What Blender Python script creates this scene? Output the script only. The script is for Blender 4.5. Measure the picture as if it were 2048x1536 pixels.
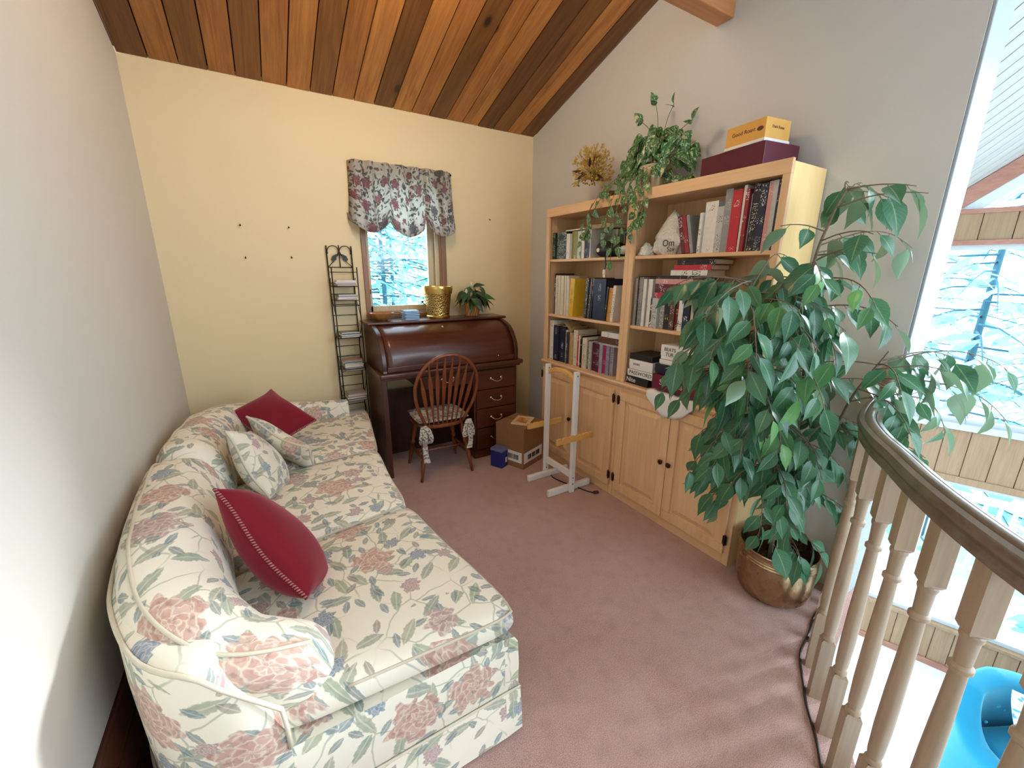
import bpy, bmesh, math, random
from mathutils import Vector, Matrix, Euler
import numpy as np

for o in list(bpy.data.objects):
    bpy.data.objects.remove(o)
SC = bpy.context.scene
COL = SC.collection
PI = math.pi
R = math.radians

# ------------------------------------------------------------------ camera
def make_camera():
    yaw, pitch, roll, f = 0.5452, -0.2619, 0.0057, 823.99
    fw = Vector((math.sin(yaw)*math.cos(pitch), math.cos(yaw)*math.cos(pitch), math.sin(pitch)))
    rt = Vector((math.cos(yaw), -math.sin(yaw), 0)); up = rt.cross(fw)
    r2 = rt*math.cos(roll)+up*math.sin(roll); u2 = up*math.cos(roll)-rt*math.sin(roll)
    cd = bpy.data.cameras.new('camera'); cd.sensor_fit = 'HORIZONTAL'; cd.sensor_width = 36
    cd.lens = 36*f/2048; cd.clip_start = 0.02; cd.clip_end = 300
    co = bpy.data.objects.new('camera', cd); COL.objects.link(co)
    M = Matrix((r2, u2, -fw)).transposed().to_4x4(); M.translation = (0, 0, 1.6)
    co.matrix_world = M
    SC.camera = co
make_camera()

# ------------------------------------------------------------------ world, sun, exposure
wd = bpy.data.worlds.new('World'); SC.world = wd; wd.use_nodes = True
bg = wd.node_tree.nodes['Background']
bg.inputs[0].default_value = (0.70, 0.845, 1.0, 1); bg.inputs[1].default_value = 6.0
def make_sun():
    sd = bpy.data.lights.new('sun', 'SUN'); sd.energy = 3.2; sd.angle = R(7); sd.color = (0.84, 0.92, 1.0)
    so = bpy.data.objects.new('sun', sd); COL.objects.link(so)
    e = R(21); d = Vector((-0.96*math.cos(e), 0.28*math.cos(e), -math.sin(e)))
    so.rotation_euler = d.to_track_quat('-Z', 'Y').to_euler(); so.location = (12, -3, 6)
make_sun()
SC.view_settings.view_transform = 'Standard'; SC.view_settings.look = 'None'
SC.view_settings.gamma = 1; SC.view_settings.use_curve_mapping = False
SC.view_settings.exposure = 0.6

# ------------------------------------------------------------------ helpers: scene graph
def tag(o, label=None, cat=None, group=None, kind=None):
    if label: o['label'] = label
    if cat: o['category'] = cat
    if group: o['group'] = group
    if kind: o['kind'] = kind
    return o
def thing(name, label, cat, loc=(0, 0, 0), rotz=0.0, group=None, kind=None):
    o = bpy.data.objects.new(name, None); COL.objects.link(o)
    o.location = loc; o.rotation_euler = (0, 0, rotz); o.empty_display_size = 0.05
    return tag(o, label, cat, group, kind)
def local(o):
    return Matrix.Translation(o.location) @ o.rotation_euler.to_matrix().to_4x4() @ Matrix.Diagonal((*o.scale, 1))
def world(o):
    M = local(o)
    while o.parent:
        o = o.parent; M = local(o) @ M
    return M

class MB:
    def __init__(s):
        s.v = []; s.f = []; s.uv = []; s.mi = []; s.cur = 0
    def add(s, vs, fs, uvs=None):
        b = len(s.v); s.v += [tuple(x) for x in vs]
        for i, f in enumerate(fs):
            s.f.append([b+k for k in f]); s.uv.append(uvs[i] if uvs else None); s.mi.append(s.cur)
        return s
    def box(s, x0, x1, y0, y1, z0, z1, M=None):
        vs = [Vector(p) for p in ((x0,y0,z0),(x1,y0,z0),(x1,y1,z0),(x0,y1,z0),(x0,y0,z1),(x1,y0,z1),(x1,y1,z1),(x0,y1,z1))]
        if M is not None: vs = [M @ p for p in vs]
        return s.add(vs, [(0,3,2,1),(4,5,6,7),(0,1,5,4),(1,2,6,5),(2,3,7,6),(3,0,4,7)])
    def cbox(s, c, d, M=None):
        return s.box(c[0]-d[0]/2, c[0]+d[0]/2, c[1]-d[1]/2, c[1]+d[1]/2, c[2]-d[2]/2, c[2]+d[2]/2, M)
    def prism(s, poly, a0, a1, axis='z', M=None):
        def mk(p, a):
            q = {'z': (p[0], p[1], a), 'x': (a, p[0], p[1]), 'y': (p[0], a, p[1])}[axis]
            q = Vector(q); return M @ q if M is not None else q
        n = len(poly)
        vs = [mk(p, a0) for p in poly]+[mk(p, a1) for p in poly]
        fs = [tuple(range(n))[::-1], tuple(range(n, 2*n))]+[(i, (i+1) % n, n+(i+1) % n, n+i) for i in range(n)]
        return s.add(vs, fs)
    def lathe(s, prof, n=16, c=(0, 0, 0), M=None, cap=True, jit=None):
        vs = []; fs = []; uvs = []
        for k, (r, z) in enumerate(prof):
            for i in range(n):
                a = 2*PI*i/n; rr = r*(jit(a, z) if jit else 1)
                p = Vector((c[0]+rr*math.cos(a), c[1]+rr*math.sin(a), c[2]+z))
                vs.append(M @ p if M is not None else p)
        m = len(prof)
        for k in range(m-1):
            for i in range(n):
                j = (i+1) % n
                fs.append((k*n+i, k*n+j, (k+1)*n+j, (k+1)*n+i))
                uvs.append([(i/n, k/m), ((i+1)/n, k/m), ((i+1)/n, (k+1)/m), (i/n, (k+1)/m)])
        if cap:
            fs.append(tuple(range(n))[::-1]); uvs.append([(0, 0)]*n)
            fs.append(tuple(range((m-1)*n, m*n))); uvs.append([(0, 0)]*n)
        return s.add(vs, fs, uvs)
    def tube(s, path, r, n=6, closed=False, cap=True):
        P = [Vector(p) for p in path]; N = len(P)
        rs = r if isinstance(r, (list, tuple)) else [r]*N
        vs = []; fs = []; uvs = []; prev = None; L = 0.0; Ls = []
        for i in range(N):
            if closed: t = P[(i+1) % N]-P[i-1]
            else: t = P[min(i+1, N-1)]-P[max(i-1, 0)]
            if t.length < 1e-9: t = Vector((0, 0, 1))
            t.normalize()
            if prev is None:
                a = Vector((0, 0, 1)) if abs(t.z) < 0.9 else Vector((1, 0, 0))
                x = t.cross(a).normalized()
            else:
                x = prev-t*prev.dot(t)
                x = x.normalized() if x.length > 1e-6 else t.orthogonal().normalized()
            prev = x; y = t.cross(x)
            if i: L += (P[i]-P[i-1]).length
            Ls.append(L)
            for k in range(n):
                a = 2*PI*k/n; vs.append(P[i]+(x*math.cos(a)+y*math.sin(a))*rs[i])
        M = N if closed else N-1
        for i in range(M):
            j = (i+1) % N
            for k in range(n):
                q = (k+1) % n
                fs.append((i*n+k, i*n+q, j*n+q, j*n+k))
                l1 = Ls[j] if j else L
                uvs.append([(Ls[i], k/n), (Ls[i], (k+1)/n), (l1, (k+1)/n), (l1, k/n)])
        if cap and not closed:
            fs.append(tuple(range(n))[::-1]); uvs.append([(0, 0)]*n)
            fs.append(tuple(range((N-1)*n, N*n))); uvs.append([(L, 0)]*n)
        return s.add(vs, fs, uvs)
    def sweep(s, path, prof, cap=True, u0=0.0, vz=False):
        """path: 3D points; prof(i,t): closed list of (side, up) offsets. side = right of travel (horizontal)"""
        P = [Vector(p) for p in path]; N = len(P); rows = []; L = 0; Ls = []
        for i in range(N):
            t = P[min(i+1, N-1)]-P[max(i-1, 0)]; t.z = 0
            t.normalize(); sd = Vector((t.y, -t.x, 0))
            if i: L += (P[i]-P[i-1]).length
            Ls.append(L+u0)
            rows.append([P[i]+sd*a+Vector((0, 0, b)) for a, b in prof(i, i/(N-1))])
        n = len(rows[0]); vs = [p for r in rows for p in r]; fs = []; uvs = []
        cum = []
        for i in range(N):
            if vz:
                pp = prof(i, i/(N-1)); cum.append([b-a for a, b in pp]+[pp[0][1]-pp[0][0]]); continue
            c = [0.0]
            for k in range(n): c.append(c[-1]+(rows[i][(k+1) % n]-rows[i][k]).length)
            cum.append(c)
        for i in range(N-1):
            for k in range(n):
                q = (k+1) % n
                fs.append((i*n+k, i*n+q, (i+1)*n+q, (i+1)*n+k))
                uvs.append([(Ls[i], cum[i][k]), (Ls[i], cum[i][k+1]), (Ls[i+1], cum[i+1][k+1]), (Ls[i+1], cum[i+1][k])])
        if cap:
            for i, rev in ((0, True), (N-1, False)):
                f = list(range(i*n, i*n+n))
                uvp = [((rows[i][k]-rows[i][0]).to_2d().length+Ls[i], rows[i][k].z) for k in range(n)]
                if rev: f = f[::-1]; uvp = uvp[::-1]
                fs.append(tuple(f)); uvs.append(uvp)
        return s.add(vs, fs, uvs)
    def grid(s, nu, nv, P, uvf=None, flip=False):
        vs = []; fs = []; uvs = []; U = []
        for j in range(nv+1):
            for i in range(nu+1):
                u, v = i/nu, j/nv; p = P(u, v); vs.append(p); U.append(uvf(u, v, p) if uvf else (u, v))
        for j in range(nv):
            for i in range(nu):
                a = j*(nu+1)+i; f = [a, a+1, a+nu+2, a+nu+1]
                if flip: f = f[::-1]
                fs.append(tuple(f)); uvs.append([U[k] for k in f])
        return s.add(vs, fs, uvs)
    def mesh(s, name, Minv=None):
        me = bpy.data.meshes.new(name)
        vs = [tuple(Minv @ Vector(p)) for p in s.v] if Minv is not None else s.v
        me.from_pydata(vs, [], s.f)
        if any(u is not None for u in s.uv):
            lay = me.uv_layers.new(name='UVMap'); k = 0; dat = []
            for f, u in zip(s.f, s.uv):
                for q in range(len(f)): dat += list(u[q]) if u else [0, 0]
            lay.data.foreach_set('uv', dat)
        me.polygons.foreach_set('material_index', s.mi)
        me.update()
        return me
    def obj(s, name, mat, parent=None, smooth=False, bevel=0, seg=2, sub=0, weld=False, **kw):
        me = s.mesh(name, world(parent).inverted() if parent else None)
        bm = bmesh.new(); bm.from_mesh(me); bmesh.ops.recalc_face_normals(bm, faces=bm.faces); bm.to_mesh(me); bm.free()
        for m in (mat if isinstance(mat, (list, tuple)) else [mat]): me.materials.append(m)
        return place(name, me, parent, smooth, bevel, seg, sub, weld, **kw)

def place(name, me, parent=None, smooth=False, bevel=0, seg=2, sub=0, weld=False, loc=None, rot=None, scale=None, M=None, **kw):
    o = bpy.data.objects.new(name, me); COL.objects.link(o)
    if parent: o.parent = parent
    if M is not None: o.matrix_local = M
    if loc is not None: o.location = loc
    if rot is not None: o.rotation_euler = rot
    if scale is not None: o.scale = scale
    if smooth:
        me.polygons.foreach_set('use_smooth', [True]*len(me.polygons))
        if smooth != True:
            me.set_sharp_from_angle(angle=R(smooth))
    if weld:
        m = o.modifiers.new('weld', 'WELD'); m.merge_threshold = 1e-4
    if bevel:
        m = o.modifiers.new('bevel', 'BEVEL'); m.width = bevel; m.segments = seg; m.limit_method = 'ANGLE'; m.angle_limit = R(35)
    if sub:
        m = o.modifiers.new('sub', 'SUBSURF'); m.levels = sub; m.render_levels = sub
    if kw: tag(o, **kw)
    return o

def catmull(pts, n):
    P = [Vector(p) for p in pts]; out = []
    for i in range(len(P)-1):
        p0 = P[i-1] if i else P[0]*2-P[1]; p1 = P[i]; p2 = P[i+1]; p3 = P[i+2] if i+2 < len(P) else P[-1]*2-P[-2]
        for k in range(n):
            t = k/n
            out.append(0.5*((2*p1)+(p2-p0)*t+(2*p0-5*p1+4*p2-p3)*t*t+(3*p1-p0-3*p2+p3)*t**3))
    out.append(P[-1]); return out
def resample(pts, n):
    P = [Vector(p) for p in pts]; d = [0]
    for i in range(1, len(P)): d.append(d[-1]+(P[i]-P[i-1]).length)
    out = []; j = 0
    for k in range(n):
        t = d[-1]*k/(n-1)
        while j < len(P)-2 and d[j+1] < t: j += 1
        s = (t-d[j])/max(1e-9, d[j+1]-d[j]); out.append(P[j].lerp(P[j+1], s))
    return out
def spow(x, p): return math.copysign(abs(x)**p, x)
def superell(a, b, n, e=0.5, rot=0.0):
    o = []
    for k in range(n):
        t = 2*PI*k/n; x = a*spow(math.cos(t), e); y = b*spow(math.sin(t), e)
        o.append((x*math.cos(rot)-y*math.sin(rot), x*math.sin(rot)+y*math.cos(rot)))
    return o

# ------------------------------------------------------------------ helpers: node materials
class NM:
    def __init__(s, name, rough=0.5, spec=0.5, metal=0.0):
        s.m = bpy.data.materials.new(name); s.m.use_nodes = True; s.nt = s.m.node_tree; s.N = s.nt.nodes; s.L = s.nt.links
        s.b = s.N['Principled BSDF']; s.out = s.N['Material Output']
        s.set('Roughness', rough); s.set('Specular IOR Level', spec); s.set('Metallic', metal)
    def put(s, sock, v):
        if v is None: return
        if isinstance(v, bpy.types.NodeSocket): s.L.new(v, sock)
        elif isinstance(v, (tuple, list)) and sock.type == 'RGBA': sock.default_value = (*v[:3], 1)
        else: sock.default_value = v
    def set(s, name, v): s.put(s.b.inputs[name], v)
    def n(s, t, **kw):
        x = s.N.new('ShaderNode'+t)
        for k, v in kw.items(): setattr(x, k, v)
        return x
    def m_(s, op, a, b=None, c=None, clamp=False):
        x = s.n('Math', operation=op, use_clamp=clamp); s.put(x.inputs[0], a); s.put(x.inputs[1], b); s.put(x.inputs[2], c); return x.outputs[0]
    def vm(s, op, a, b=None, sc=None):
        x = s.n('VectorMath', operation=op); s.put(x.inputs[0], a); s.put(x.inputs[1], b)
        if sc is not None: s.put(x.inputs['Scale'], sc)
        return x.outputs['Value'] if op in ('LENGTH', 'DOT_PRODUCT', 'DISTANCE') else x.outputs[0]
    def mix(s, f, a, b, blend='MIX'):
        x = s.n('Mix', data_type='RGBA', blend_type=blend); s.put(x.inputs[0], f); s.put(x.inputs[6], a); s.put(x.inputs[7], b); return x.outputs[2]
    def ramp(s, f, st, interp='LINEAR'):
        x = s.n('ValToRGB'); x.color_ramp.interpolation = interp; e = x.color_ramp.elements
        while len(e) < len(st): e.new(0.5)
        for q, (p, c) in zip(e, st): q.position = p; q.color = (*c[:3], 1)
        s.put(x.inputs[0], f); return x.outputs[0]
    def sstep(s, x, a, b):
        q = s.n('MapRange', interpolation_type='SMOOTHSTEP'); s.put(q.inputs[0], x); s.put(q.inputs[1], a); s.put(q.inputs[2], b); return q.outputs[0]
    def co(s, k='Object'): return s.n('TexCoord').outputs[k]
    def noise(s, v, sc, det=3, rough=0.55, dist=0.0, out=0):
        x = s.n('TexNoise'); s.put(x.inputs['Vector'], v); s.put(x.inputs['Scale'], sc); s.put(x.inputs['Detail'], det)
        s.put(x.inputs['Roughness'], rough); s.put(x.inputs['Distortion'], dist); return x.outputs[out]
    def vor(s, v, sc, rnd=1.0, dim='3D', feat='F1'):
        x = s.n('TexVoronoi', voronoi_dimensions=dim, feature=feat); s.put(x.inputs['Vector'], v); s.put(x.inputs['Scale'], sc)
        s.put(x.inputs['Randomness'], rnd); return x
    def mapv(s, v, loc=(0, 0, 0), rot=(0, 0, 0), sc=(1, 1, 1)):
        x = s.n('Mapping'); s.put(x.inputs[0], v); x.inputs[1].default_value = loc; x.inputs[2].default_value = rot; x.inputs[3].default_value = sc; return x.outputs[0]
    def sep(s, v):
        x = s.n('SeparateXYZ'); s.put(x.inputs[0], v); return x.outputs
    def comb(s, a, b, c=0.0):
        x = s.n('CombineXYZ'); s.put(x.inputs[0], a); s.put(x.inputs[1], b); s.put(x.inputs[2], c); return x.outputs[0]
    def bump(s, h, strength=0.3, dist=0.01):
        x = s.n('Bump'); s.put(x.inputs['Height'], h); x.inputs['Strength'].default_value = strength; x.inputs['Distance'].default_value = dist
        s.L.new(x.outputs[0], s.b.inputs['Normal'])
    def oinfo(s, k): return s.n('ObjectInfo').outputs[k]

def plain(name, col, rough=0.5, metal=0.0, spec=0.5, var=0.08, sc=30):
    q = NM(name, rough, spec, metal)
    f = q.noise(q.co(), sc, 2)
    a = tuple(c*(1-var) for c in col); b = tuple(min(1, c*(1+var)) for c in col)
    q.set('Base Color', q.mix(f, a, b)); return q.m
def wood(name, light, dark, axis=1, sc=1.0, rough=0.42, knots=0.0, objcol=False, bump=0.08, coat=0.0, spec=0.5):
    q = NM(name, rough, spec)
    v = q.co('Object')
    rnd = q.oinfo('Random')
    v = q.vm('ADD', v, q.vm('SCALE', (7.3, 3.1, 5.7), sc=rnd))
    st = [9.0, 9.0, 9.0]; st[axis] = 0.7
    vv = q.mapv(v, sc=tuple(a*sc for a in st))
    n1 = q.noise(vv, 2.2, 5, 0.6, 1.2)
    st2 = [60.0]*3; st2[axis] = 1.6
    n2 = q.noise(q.mapv(v, sc=tuple(a*sc for a in st2)), 1.5, 3, 0.6)
    f = q.m_('ADD', q.m_('MULTIPLY', n1, 0.75), q.m_('MULTIPLY', n2, 0.35))
    c = q.ramp(f, [(0.33, dark), (0.66, light)])
    if knots:
        st3 = [5.5]*3; st3[axis] = 2.6; st3[2 if axis == 1 else 1] = 0.0
        vo = q.vor(q.mapv(v, sc=tuple(a*sc for a in st3)), 1.0, 1.0)
        sel = q.m_('GREATER_THAN', q.sep(vo.outputs['Color'])[0], 1-knots)
        k = q.m_('MULTIPLY', q.sstep(vo.outputs['Distance'], 0.15, 0.07), sel)
        ring = q.m_('MULTIPLY', q.sstep(vo.outputs['Distance'], 0.34, 0.1), sel)
        c = q.mix(q.m_('MULTIPLY', ring, 0.35), c, dark)
        c = q.mix(k, c, tuple(x*0.3 for x in dark))
    if objcol: c = q.mix(1.0, c, q.oinfo('Color'), 'MULTIPLY')
    q.set('Base Color', c); q.bump(f, bump, 0.004)
    if coat: q.set('Coat Weight', coat); q.set('Coat Roughness', 0.15)
    return q.m

def flower_layer(q, uv, cell, rad, petals, off, rnd=0.75):
    """blooms scattered in metres: (mask, ridge, random colour sockets, distance)"""
    v = q.vm('ADD', q.vm('SCALE', uv, sc=1/cell), (off, off*1.7, 0))
    vo = q.vor(v, 1.0, rnd, '2D'); d = q.vm('SUBTRACT', v, vo.outputs['Position'])
    x, y, _ = q.sep(d); r = q.vm('LENGTH', d); ang = q.m_('ARCTAN2', y, x); rc = q.sep(vo.outputs['Color'])
    ph = q.m_('MULTIPLY', rc[0], 20.0)
    wob = q.noise(v, 7.0, 2)
    a1 = q.m_('SINE', q.m_('ADD', q.m_('MULTIPLY', ang, float(petals)), ph))
    a2 = q.m_('SINE', q.m_('ADD', q.m_('MULTIPLY', ang, float(petals*2+1)), q.m_('MULTIPLY', ph, 1.7)))
    lim = q.m_('ADD', q.m_('ADD', rad/cell, q.m_('MULTIPLY', a1, rad/cell*0.13)), q.m_('MULTIPLY', a2, rad/cell*0.1))
    lim = q.m_('ADD', lim, q.m_('MULTIPLY', q.m_('SUBTRACT', wob, 0.5), rad/cell*0.8))
    lim = q.m_('MULTIPLY', lim, q.m_('ADD', 0.6, q.m_('MULTIPLY', rc[1], 0.6)))
    edge = q.m_('SUBTRACT', lim, r)
    mask = q.sstep(edge, 0.0, 0.04*rad/cell*3)
    rn = q.m_('DIVIDE', r, rad/cell)                      # 0 at the heart, about 1 at the rim
    nw = q.m_('MULTIPLY', q.m_('SUBTRACT', q.noise(v, 8.0, 2), 0.5), 0.55)
    row = q.m_('MULTIPLY', q.m_('ADD', rn, nw), 3.4)
    pv = q.comb(q.m_('MULTIPLY', q.m_('ADD', ang, q.m_('MULTIPLY', row, 0.35)), 1.25), row, ph)
    pe = q.vor(pv, 1.0, 0.75, '2D', 'DISTANCE_TO_EDGE'); pf = q.vor(pv, 1.0, 0.75, '2D')
    line = q.sstep(pe.outputs['Distance'], 0.16, 0.02)
    shade = q.m_('FRACT', row)
    ridge = q.m_('ADD', q.m_('MULTIPLY', line, 0.6), q.m_('ADD', q.m_('MULTIPLY', q.sep(pf.outputs['Color'])[1], 0.35), q.m_('MULTIPLY', shade, 0.25)), clamp=True)
    return mask, ridge, rc, r
def leaf_layer(q, uv, cell, a, b, off, rnd=0.9):
    v = q.vm('ADD', q.vm('SCALE', uv, sc=1/cell), (off, off*0.6, 0))
    vo = q.vor(v, 1.0, rnd, '2D'); d = q.vm('SUBTRACT', v, vo.outputs['Position']); x, y, _ = q.sep(d); rc = q.sep(vo.outputs['Color'])
    th = q.m_('MULTIPLY', rc[0], 2*PI); cs = q.m_('COSINE', th); sn = q.m_('SINE', th)
    lx = q.m_('ADD', q.m_('MULTIPLY', x, cs), q.m_('MULTIPLY', y, sn))
    ly = q.m_('SUBTRACT', q.m_('MULTIPLY', y, cs), q.m_('MULTIPLY', x, sn))
    t = q.m_('DIVIDE', lx, a/cell); w = q.m_('MULTIPLY', q.m_('SUBTRACT', 1.0, q.m_('MULTIPLY', t, t)), b/cell)
    jag = q.m_('MULTIPLY', q.m_('SUBTRACT', q.noise(v, 9.0, 2), 0.5), b/cell*0.7)
    mask = q.sstep(q.m_('SUBTRACT', q.m_('ADD', w, jag), q.m_('ABSOLUTE', ly)), 0.0, 0.25*b/cell)
    rib = q.sstep(q.m_('ABSOLUTE', ly), 0.18*b/cell, 0.0)
    return mask, rib, rc
def floral(name, base, k=1.0, pinks=None, dark=0.0, rough=0.85, translucent=False, dens=1.0, sheen=0.15, lk=1.0):
    q = NM(name, rough, 0.25)
    uv = q.co('UV')
    c = q.mix(q.noise(uv, 6.0, 2), tuple(x*0.93 for x in base), base)
    big, ridge, rc, dist = flower_layer(q, uv, 0.30*k, 0.075*k, 5, 3.3)
    near = q.sstep(dist, 0.62, 0.25)
    # stems
    st = q.vor(q.vm('ADD', uv, q.vm('SCALE', q.noise(uv, 9/k, 2, out=1), sc=0.05*k)), 9/k, 1.0, '2D', 'DISTANCE_TO_EDGE')
    stem = q.m_('MULTIPLY', q.m_('MULTIPLY', q.sstep(st.outputs['Distance'], 0.035, 0.012), q.sstep(dist, 0.75, 0.45)), 0.55*dens)
    c = q.mix(stem, c, (0.30, 0.33, 0.24))
    for cell, a, b, off, cols, thr in ((0.10, 0.055, 0.020, 1.1, ((0.33, 0.38, 0.22), (0.20, 0.27, 0.22), (0.36, 0.36, 0.24)), 0.35),
                                       (0.065, 0.030, 0.013, 5.2, ((0.18, 0.22, 0.20), (0.16, 0.24, 0.28), (0.30, 0.25, 0.19)), 0.55)):
        mk, rib, lc = leaf_layer(q, uv, cell*k, a*k, b*k, off)
        sel = q.m_('GREATER_THAN', q.m_('ADD', lc[1], q.m_('MULTIPLY', near, 0.45)), thr)
        cols = [tuple(x*lk for x in cc) for cc in cols]
        col = q.ramp(lc[2], [(0.0, cols[0]), (0.5, cols[1]), (1.0, cols[2])])
        col = q.mix(q.m_('MULTIPLY', rib, 0.4), col, base)
        c = q.mix(q.m_('MULTIPLY', q.m_('MULTIPLY', mk, sel), q.m_('MULTIPLY_ADD', q.noise(uv, 45/k, 2), .5, .5)), c, col)
    m2, r2, rc2, _ = flower_layer(q, uv, 0.16*k, 0.030*k, 5, 8.7)
    s2 = q.m_('GREATER_THAN', rc2[1], 0.42)
    pk = pinks or ((0.50, 0.26, 0.20), (0.42, 0.28, 0.27), (0.20, 0.26, 0.33), (0.24, 0.25, 0.22))
    col2 = q.ramp(rc2[2], [(0.0, pk[2]), (0.45, pk[3]), (0.6, pk[1]), (1.0, pk[0])], 'CONSTANT')
    col2 = q.mix(q.m_('MULTIPLY', r2, 0.45), col2, base)
    c = q.mix(q.m_('MULTIPLY', m2, s2), c, col2)
    colb = q.ramp(rc[2], [(0.0, pk[0]), (0.38, pk[1]), (0.62, pk[2]), (0.85, pk[0])], 'CONSTANT')
    colb = q.mix(q.m_('MULTIPLY', ridge, 0.8), colb, tuple(0.25*p+0.75*x for p, x in zip(pk[0], base)))
    colb = q.mix(q.m_('MULTIPLY', q.sstep(q.noise(uv, 60/k, 2), .5, .7), .45), colb, tuple(x*.45 for x in pk[1]))
    c = q.mix(q.m_('MULTIPLY', big, 0.93), c, colb)
    if dark: c = q.mix(dark, c, (0.05, 0.03, 0.03))
    q.set('Base Color', c); q.set('Sheen Weight', sheen)
    wv = q.noise(uv, 900, 1); q.bump(wv, 0.12, 0.001)
    if translucent:
        q.set('Base Color', q.mix(0.22, c, (0.03, 0.012, 0.012)))
        tr = q.n('BsdfTranslucent'); q.put(tr.inputs[0], q.mix(0.12, c, (.85, .93, 1.0))); mx = q.n('MixShader'); mx.inputs[0].default_value = 0.66
        q.L.new(q.b.outputs[0], mx.inputs[1]); q.L.new(tr.outputs[0], mx.inputs[2]); q.L.new(mx.outputs[0], q.out.inputs[0])
    return q.m
def glass(name, tint=(1, 1, 1), refl=0.06):
    q = NM(name); tr = q.n('BsdfTransparent'); q.put(tr.inputs[0], tint); gl = q.n('BsdfGlossy'); gl.inputs['Roughness'].default_value = 0.02
    fr = q.n('Fresnel'); fr.inputs[0].default_value = 1.45
    mx = q.n('MixShader'); q.L.new(q.m_('MULTIPLY', fr.outputs[0], refl*10), mx.inputs[0]); q.L.new(tr.outputs[0], mx.inputs[1]); q.L.new(gl.outputs[0], mx.inputs[2])
    q.L.new(mx.outputs[0], q.out.inputs[0]); return q.m
def leafmat(name, c1, c2, vein, rough=0.35, var=None, trans=0.25, back=None):
    """UV: u across (0..1, midrib 0.5), v along"""
    q = NM(name, rough, 0.5); uv = q.co('UV'); u, v, _ = q.sep(uv)
    rnd = q.oinfo('Random'); oc = q.oinfo('Color')
    base = q.mix(q.noise(uv, 3.0, 2), c1, c2)
    base = q.mix(1.0, base, oc, 'MULTIPLY')
    mid = q.sstep(q.m_('ABSOLUTE', q.m_('SUBTRACT', u, 0.5)), 0.05, 0.01)
    if var:
        nn = q.noise(q.vm('ADD', q.mapv(uv, sc=(3.0, 2.0, 1)), q.vm('SCALE', (9, 5, 3), sc=rnd)), 2.4, 3, 0.6, 0.8)
        base = q.mix(q.sstep(nn, 0.53, 0.62), base, var)
    side = q.m_('SINE', q.m_('MULTIPLY', q.m_('ADD', v, q.m_('MULTIPLY', q.m_('ABSOLUTE', q.m_('SUBTRACT', u, 0.5)), -0.5)), 60.0))
    base = q.mix(q.m_('MULTIPLY', q.sstep(side, 0.8, 1.0), 0.18), base, vein)
    c = q.mix(q.m_('MULTIPLY', mid, 0.7), base, vein)
    if back:
        c = q.mix(q.n('NewGeometry').outputs['Backfacing'], c, back)
    q.set('Base Color', c)
    tr = q.n('BsdfTranslucent'); q.put(tr.inputs[0], c); mx = q.n('MixShader'); mx.inputs[0].default_value = trans
    q.L.new(q.b.outputs[0], mx.inputs[1]); q.L.new(tr.outputs[0], mx.inputs[2]); q.L.new(mx.outputs[0], q.out.inputs[0])
    return q.m
def text_obj(name, s, size, mat, parent, M, ext=0.0006, align='CENTER'):
    cu = bpy.data.curves.new('t', 'FONT'); cu.body = s; cu.size = size; cu.extrude = ext; cu.align_x = align; cu.align_y = 'CENTER'
    cu.resolution_u = 3
    t = bpy.data.objects.new('t', cu); COL.objects.link(t); bpy.context.view_layer.update()
    me = bpy.data.meshes.new_from_object(t.evaluated_get(bpy.context.evaluated_depsgraph_get()))
    bpy.data.objects.remove(t); bpy.data.curves.remove(cu)
    me.materials.clear(); me.materials.append(mat)
    MM = (world(parent).inverted() @ M) if parent else M
    me.transform(MM); me.name = name
    return place(name, me, parent)

# ------------------------------------------------------------------ shared dimensions (metres)
XR, YB, XL, ZE, SL = 2.398, 3.594, -0.523, 2.828, 0.3143
XB, BY0, BW, ZT, ZLEDGE, YE = 2.079, 2.902, 0.917, 2.099, 0.877, 0.637
ZLOW = -2.40
def roofz(y): return ZE+SL*(YB-y)

# ------------------------------------------------------------------ shared materials
def wallpaint(name, a, b):
    q = NM(name, 0.9, 0.2); v = q.co()
    q.set('Base Color', q.mix(q.noise(v, 1.3, 3), a, b)); q.bump(q.noise(v, 140, 2), 0.06, 0.002); return q.m
M_wall = wallpaint('cream_paint_warm_lit', (0.755, 0.62, 0.37), (0.795, 0.655, 0.395))  # same cream paint, yellowed to stand in for warm light at the back
M_wallL = wallpaint('cream_paint_day_lit', (0.64, 0.60, 0.525), (0.67, 0.63, 0.555))  # same paint, paler to carry the daylight on the left wall
M_wallR = wallpaint('cream_paint_cool_lit', (0.60, 0.595, 0.58), (0.63, 0.625, 0.61))  # same paint, greyed to carry the cooler light on the right wall
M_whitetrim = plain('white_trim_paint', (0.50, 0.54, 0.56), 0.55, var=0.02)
def carpet():
    q = NM('rose_brown_carpet', 1.0, 0.05); v = q.co()
    big = q.noise(v, 2.2, 4, 0.6); mid = q.noise(v, 14, 3); fine = q.noise(v, 300, 3, 0.75)
    c = q.ramp(big, [(0.35, (0.46, 0.185, 0.12)), (0.65, (0.55, 0.28, 0.20))])
    c = q.mix(q.m_('MULTIPLY', q.sstep(fine, 0.40, 0.60), 0.65), c, (0.76, 0.62, 0.60))
    c = q.mix(q.m_('MULTIPLY', q.sstep(mid, 0.45, 0.7), 0.18), c, (0.28, 0.15, 0.12))
    q.set('Base Color', c); q.set('Sheen Weight', 0.3); q.set('Sheen Roughness', 0.5)
    q.bump(q.m_('ADD', fine, q.m_('MULTIPLY', q.noise(v, 120, 2), 0.8)), 0.9, 0.006); return q.m
M_carpet = carpet()
M_ceil = wood('knotty_cedar_boards', (0.60, 0.265, 0.070), (0.30, 0.105, 0.026), 1, 1.0, 0.5, 0.5, True)
M_groove = plain('dark_groove', (0.07, 0.018, 0.008), 0.8)
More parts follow.
